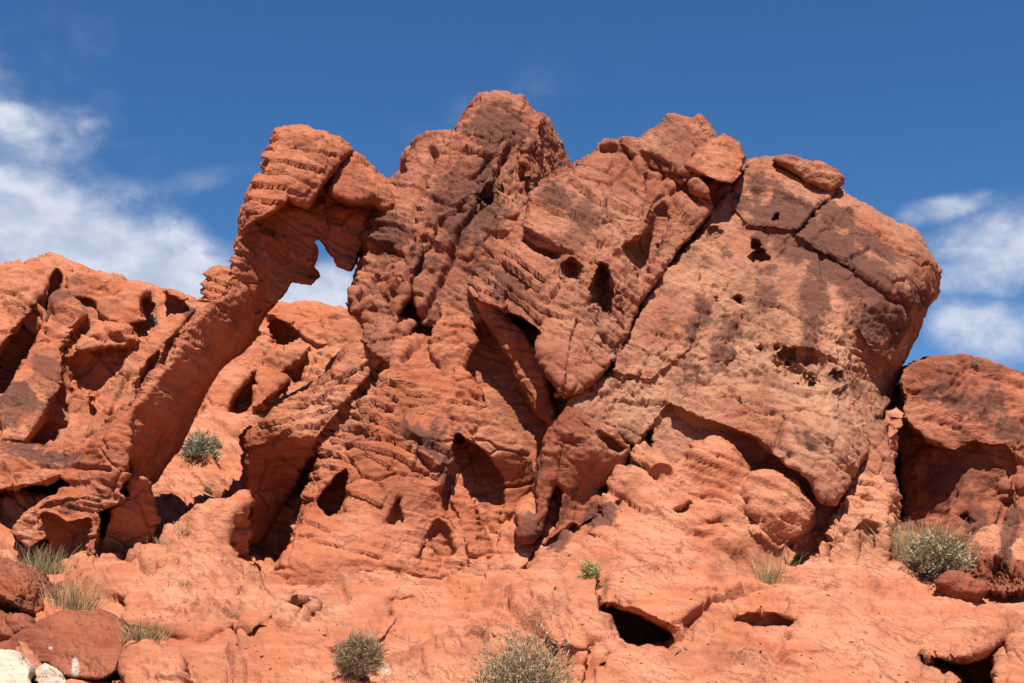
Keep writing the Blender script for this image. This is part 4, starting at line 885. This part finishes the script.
def shrub(name, label, u, v, wpx, hpx, mat, seed, n=1500, leaf=0.035, lw=0.006, cat='shrub', fwd=-0.25, stems=True, group=None, ball=False):
    rng = np.random.RandomState(seed)
    b = foot(u, v); sc = b[1] / F
    rx, rz = wpx * sc / 2, hpx * sc
    b = b + np.array([0, -fwd * rx, -0.03])
    th = rng.uniform(0, 2 * math.pi, n); ph = np.arccos(rng.uniform(-0.75 if ball else 0.02, 1, n))
    r = rng.uniform(0.25, 1, n) ** 0.5
    lump = 0.80 + 0.5 * perlin(np.stack([np.cos(th) * 2.6, np.sin(th) * 2.6, ph * 2.4 + seed], 1).astype(np.float32))
    dirs = np.stack([np.sin(ph) * np.cos(th), np.sin(ph) * np.sin(th), np.cos(ph)], 1)
    tip = dirs * (r * lump)[:, None] * np.array([rx, rx, rz * (0.56 if ball else 1)]) + np.array([0, 0, rz * (0.46 if ball else 0.06)])
    root = empty(name, b) if stems else None
    dv = dirs + rng.normal(size=(n, 3)) * 0.7 + np.array([0, 0, 0.3]); dv /= np.linalg.norm(dv, axis=1, keepdims=True)
    A = tip - dv * leaf * rng.uniform(0.4, 1.0, (n, 1)); B = tip + dv * leaf * rng.uniform(0.4, 1.2, (n, 1))
    v1, q1 = blades(A, B, lw * rng.uniform(0.6, 1.3, n), rng, 0.15)
    tint = np.clip(0.45 + 0.24 * rng.normal(size=n) + 0.25 * (lump - 0.78), 0, 1)
    m = max(40, n // 12); k = rng.choice(n, m)
    A2 = rng.normal(size=(m, 3)) * np.array([rx, rx, 0]) * 0.12
    v2, q2 = blades(A2, tip[k], np.full(m, lw * 0.55), rng, 0.08)
    if stems:
        bpy.context.view_layer.update()
        plant_mesh('foliage', [(v1, q1, tint)], mat, root, b)
        plant_mesh('stems', [(v2, q2, rng.uniform(0, 1, m))], M_WOOD, root, b)
        return tag(root, label, cat, group)
    o = plant_mesh(name, [(v1, q1, tint), (v2, q2, rng.uniform(0, .6, m))], mat, None, b)
    return tag(o, label, cat, group)

def tuft(name, label, u, v, wpx, hpx, mat, seed, n=260, lw=0.004, cat='grass', spread=0.5, group=None):
    rng = np.random.RandomState(seed)
    b = foot(u, v); sc = b[1] / F
    rx, rz = wpx * sc / 2, hpx * sc
    A = rng.normal(size=(n, 3)) * np.array([rx * spread, rx * spread * 0.6, 0]); A[:, 2] = -0.03
    lean = rng.normal(size=(n, 2)) * 0.28 + A[:, :2] / rx * 0.35
    L = rz * rng.uniform(0.25, 1.0, n) ** 1.2
    B = A + np.stack([lean[:, 0] * L, lean[:, 1] * L, L], 1)
    v1, q1 = blades(A, B, lw * rng.uniform(0.5, 1.2, n), rng, 0.22)
    o = plant_mesh(name, [(v1, q1, np.clip(rng.normal(0.5, 0.25, n), 0, 1))], mat, None, b)
    return tag(o, label, cat, group)

def chips(name, n, seed, mat, region, smin, smax):
    """loose chips lying in the hollows of the ground"""
    rng = np.random.RandomState(seed); V = []; Q = []; o = 0
    uv = np.stack([rng.uniform(region[0], region[1], n * 14), rng.uniform(region[2], region[3], n * 14)], 1)
    uv = uv[fbm(np.stack([uv[:, 0] / 60, uv[:, 1] / 22, np.full(len(uv), seed)], 1).astype(np.float32), 3) > 0.06]
    for u, v in uv:
        if o >= n * 8: break
        d = Vector(((u - U0) / F, 1, (V0 - v) / F)).normalized()
        hit, loc, nrm, _, ob, _ = scene.ray_cast(_dg, Vector((0, 0, ZC)), d)
        if not hit or ob.name != 'ground' or nrm.z < 0.5: continue
        sz = smin * (smax / smin) ** (rng.rand() ** 2.2)
        c = np.array([[x, y, z] for x in (-1, 1) for y in (-1, 1) for z in (-1, 1)], float) + rng.normal(size=(8, 3)) * 0.28
        c *= sz * np.array([1, 0.8, 0.5]) * rng.uniform(0.7, 1.3, 3)
        a = rng.uniform(0, 6.28); R_ = np.array([[math.cos(a), -math.sin(a), 0], [math.sin(a), math.cos(a), 0], [0, 0, 1]])
        V.append(c @ R_.T + np.array(loc) + np.array([0, 0, sz * 0.25]))
        Q.append(np.array([[0, 1, 3, 2], [4, 6, 7, 5], [0, 4, 5, 1], [2, 3, 7, 6], [0, 2, 6, 4], [1, 5, 7, 3]]) + o)
        o += 8
    return add_mesh(name, np.concatenate(V), np.concatenate(Q), mat, None, None, smooth=False)
g = chips('gravel', 700, 5, M_GROUND, (0, 1024, 500, 683), 0.005, 0.02)
g['kind'] = 'stuff'

shrub('shrub', 'round dry grey-brown bush alone on the bare slope at the bottom', 358, 679, 62, 52, M_BROWN, 11, n=5200, leaf=0.055, lw=0.0032, ball=True)
shrub('shrub', 'wide pale grey-green bush cut off by the bottom edge', 524, 708, 140, 88, M_SAGE, 12, n=6000, leaf=0.035, lw=0.006)
tuft('grass_tuft', 'brown dry stalks rising behind the pale bottom-edge bush', 522, 655, 60, 30, M_STRAW, 13, n=160)
shrub('shrub', 'blue-grey sagebrush on the shelf behind the slanting trunk', 198, 457, 46, 27, M_BLUE, 14, n=1600, leaf=0.07, lw=0.010)
shrub('shrub', 'small yellowish bush close beside the blue-grey sagebrush', 214, 447, 18, 14, M_YELLOW, 15, n=300, leaf=0.06, lw=0.008, stems=False)
shrub('shrub', 'tiny pale sagebrush below the larger blue-grey sagebrush', 209, 494, 18, 12, M_BLUE, 16, n=420, leaf=0.05, lw=0.007, stems=False)
tuft('grass_tuft', 'green-tinged upright grass in the shade below the undercut platform', 42, 572, 46, 32, M_GREENG, 17, n=420)
tuft('grass_tuft', 'pale dry grass spilling between the ribbed and flat-faced boulders', 70, 608, 46, 36, M_STRAW, 18, n=520)
tuft('grass_tuft', 'rounded dry grass clump beside the flat-faced boulder', 143, 638, 32, 24, M_GREENG, 19, n=420, spread=0.6)
shrub('shrub', 'small yellow-green bush on the bare rock under the foot', 590, 577, 28, 22, M_YELLOW, 20, n=700, leaf=0.03, lw=0.008)
tuft('grass_tuft', 'straw-coloured grass in the crack under the great block tip', 770, 582, 32, 34, M_STRAW, 21, n=420)
tuft('grass_tuft', 'tall golden grass behind the grey bush by the dark cleft', 914, 560, 72, 46, M_STRAW, 22, n=1300)
shrub('shrub', 'broad grey bush with white flecks between dome and outcrop', 935, 578, 84, 50, M_SAGE, 23, fwd=0.15, n=4200, leaf=0.04, lw=0.008, ball=True)
shrub('shrub', 'small dark bush on the far ridge under a hollow', 152, 325, 11, 13, M_BLUE, 24, n=300, leaf=0.06, lw=0.010, stems=False)
tuft('grass_tuft', 'dry grass at the mouth of the dark hole behind the trunk', 186, 532, 22, 14, M_STRAW, 25, n=140)
tuft('grass_tuft', 'sparse dry grass right of the trunk pedestal', 164, 545, 18, 12, M_STRAW, 26, n=120)
shrub('shrub', 'tiny bush growing on top of the flat-topped outcrop', 975, 364, 10, 6, M_BLUE, 27, n=120, leaf=0.04, lw=0.006, stems=False)
tuft('grass_tuft', 'low dry grass in a slit of the layered slope', 183, 583, 14, 8, M_GREENG, 28, n=80)
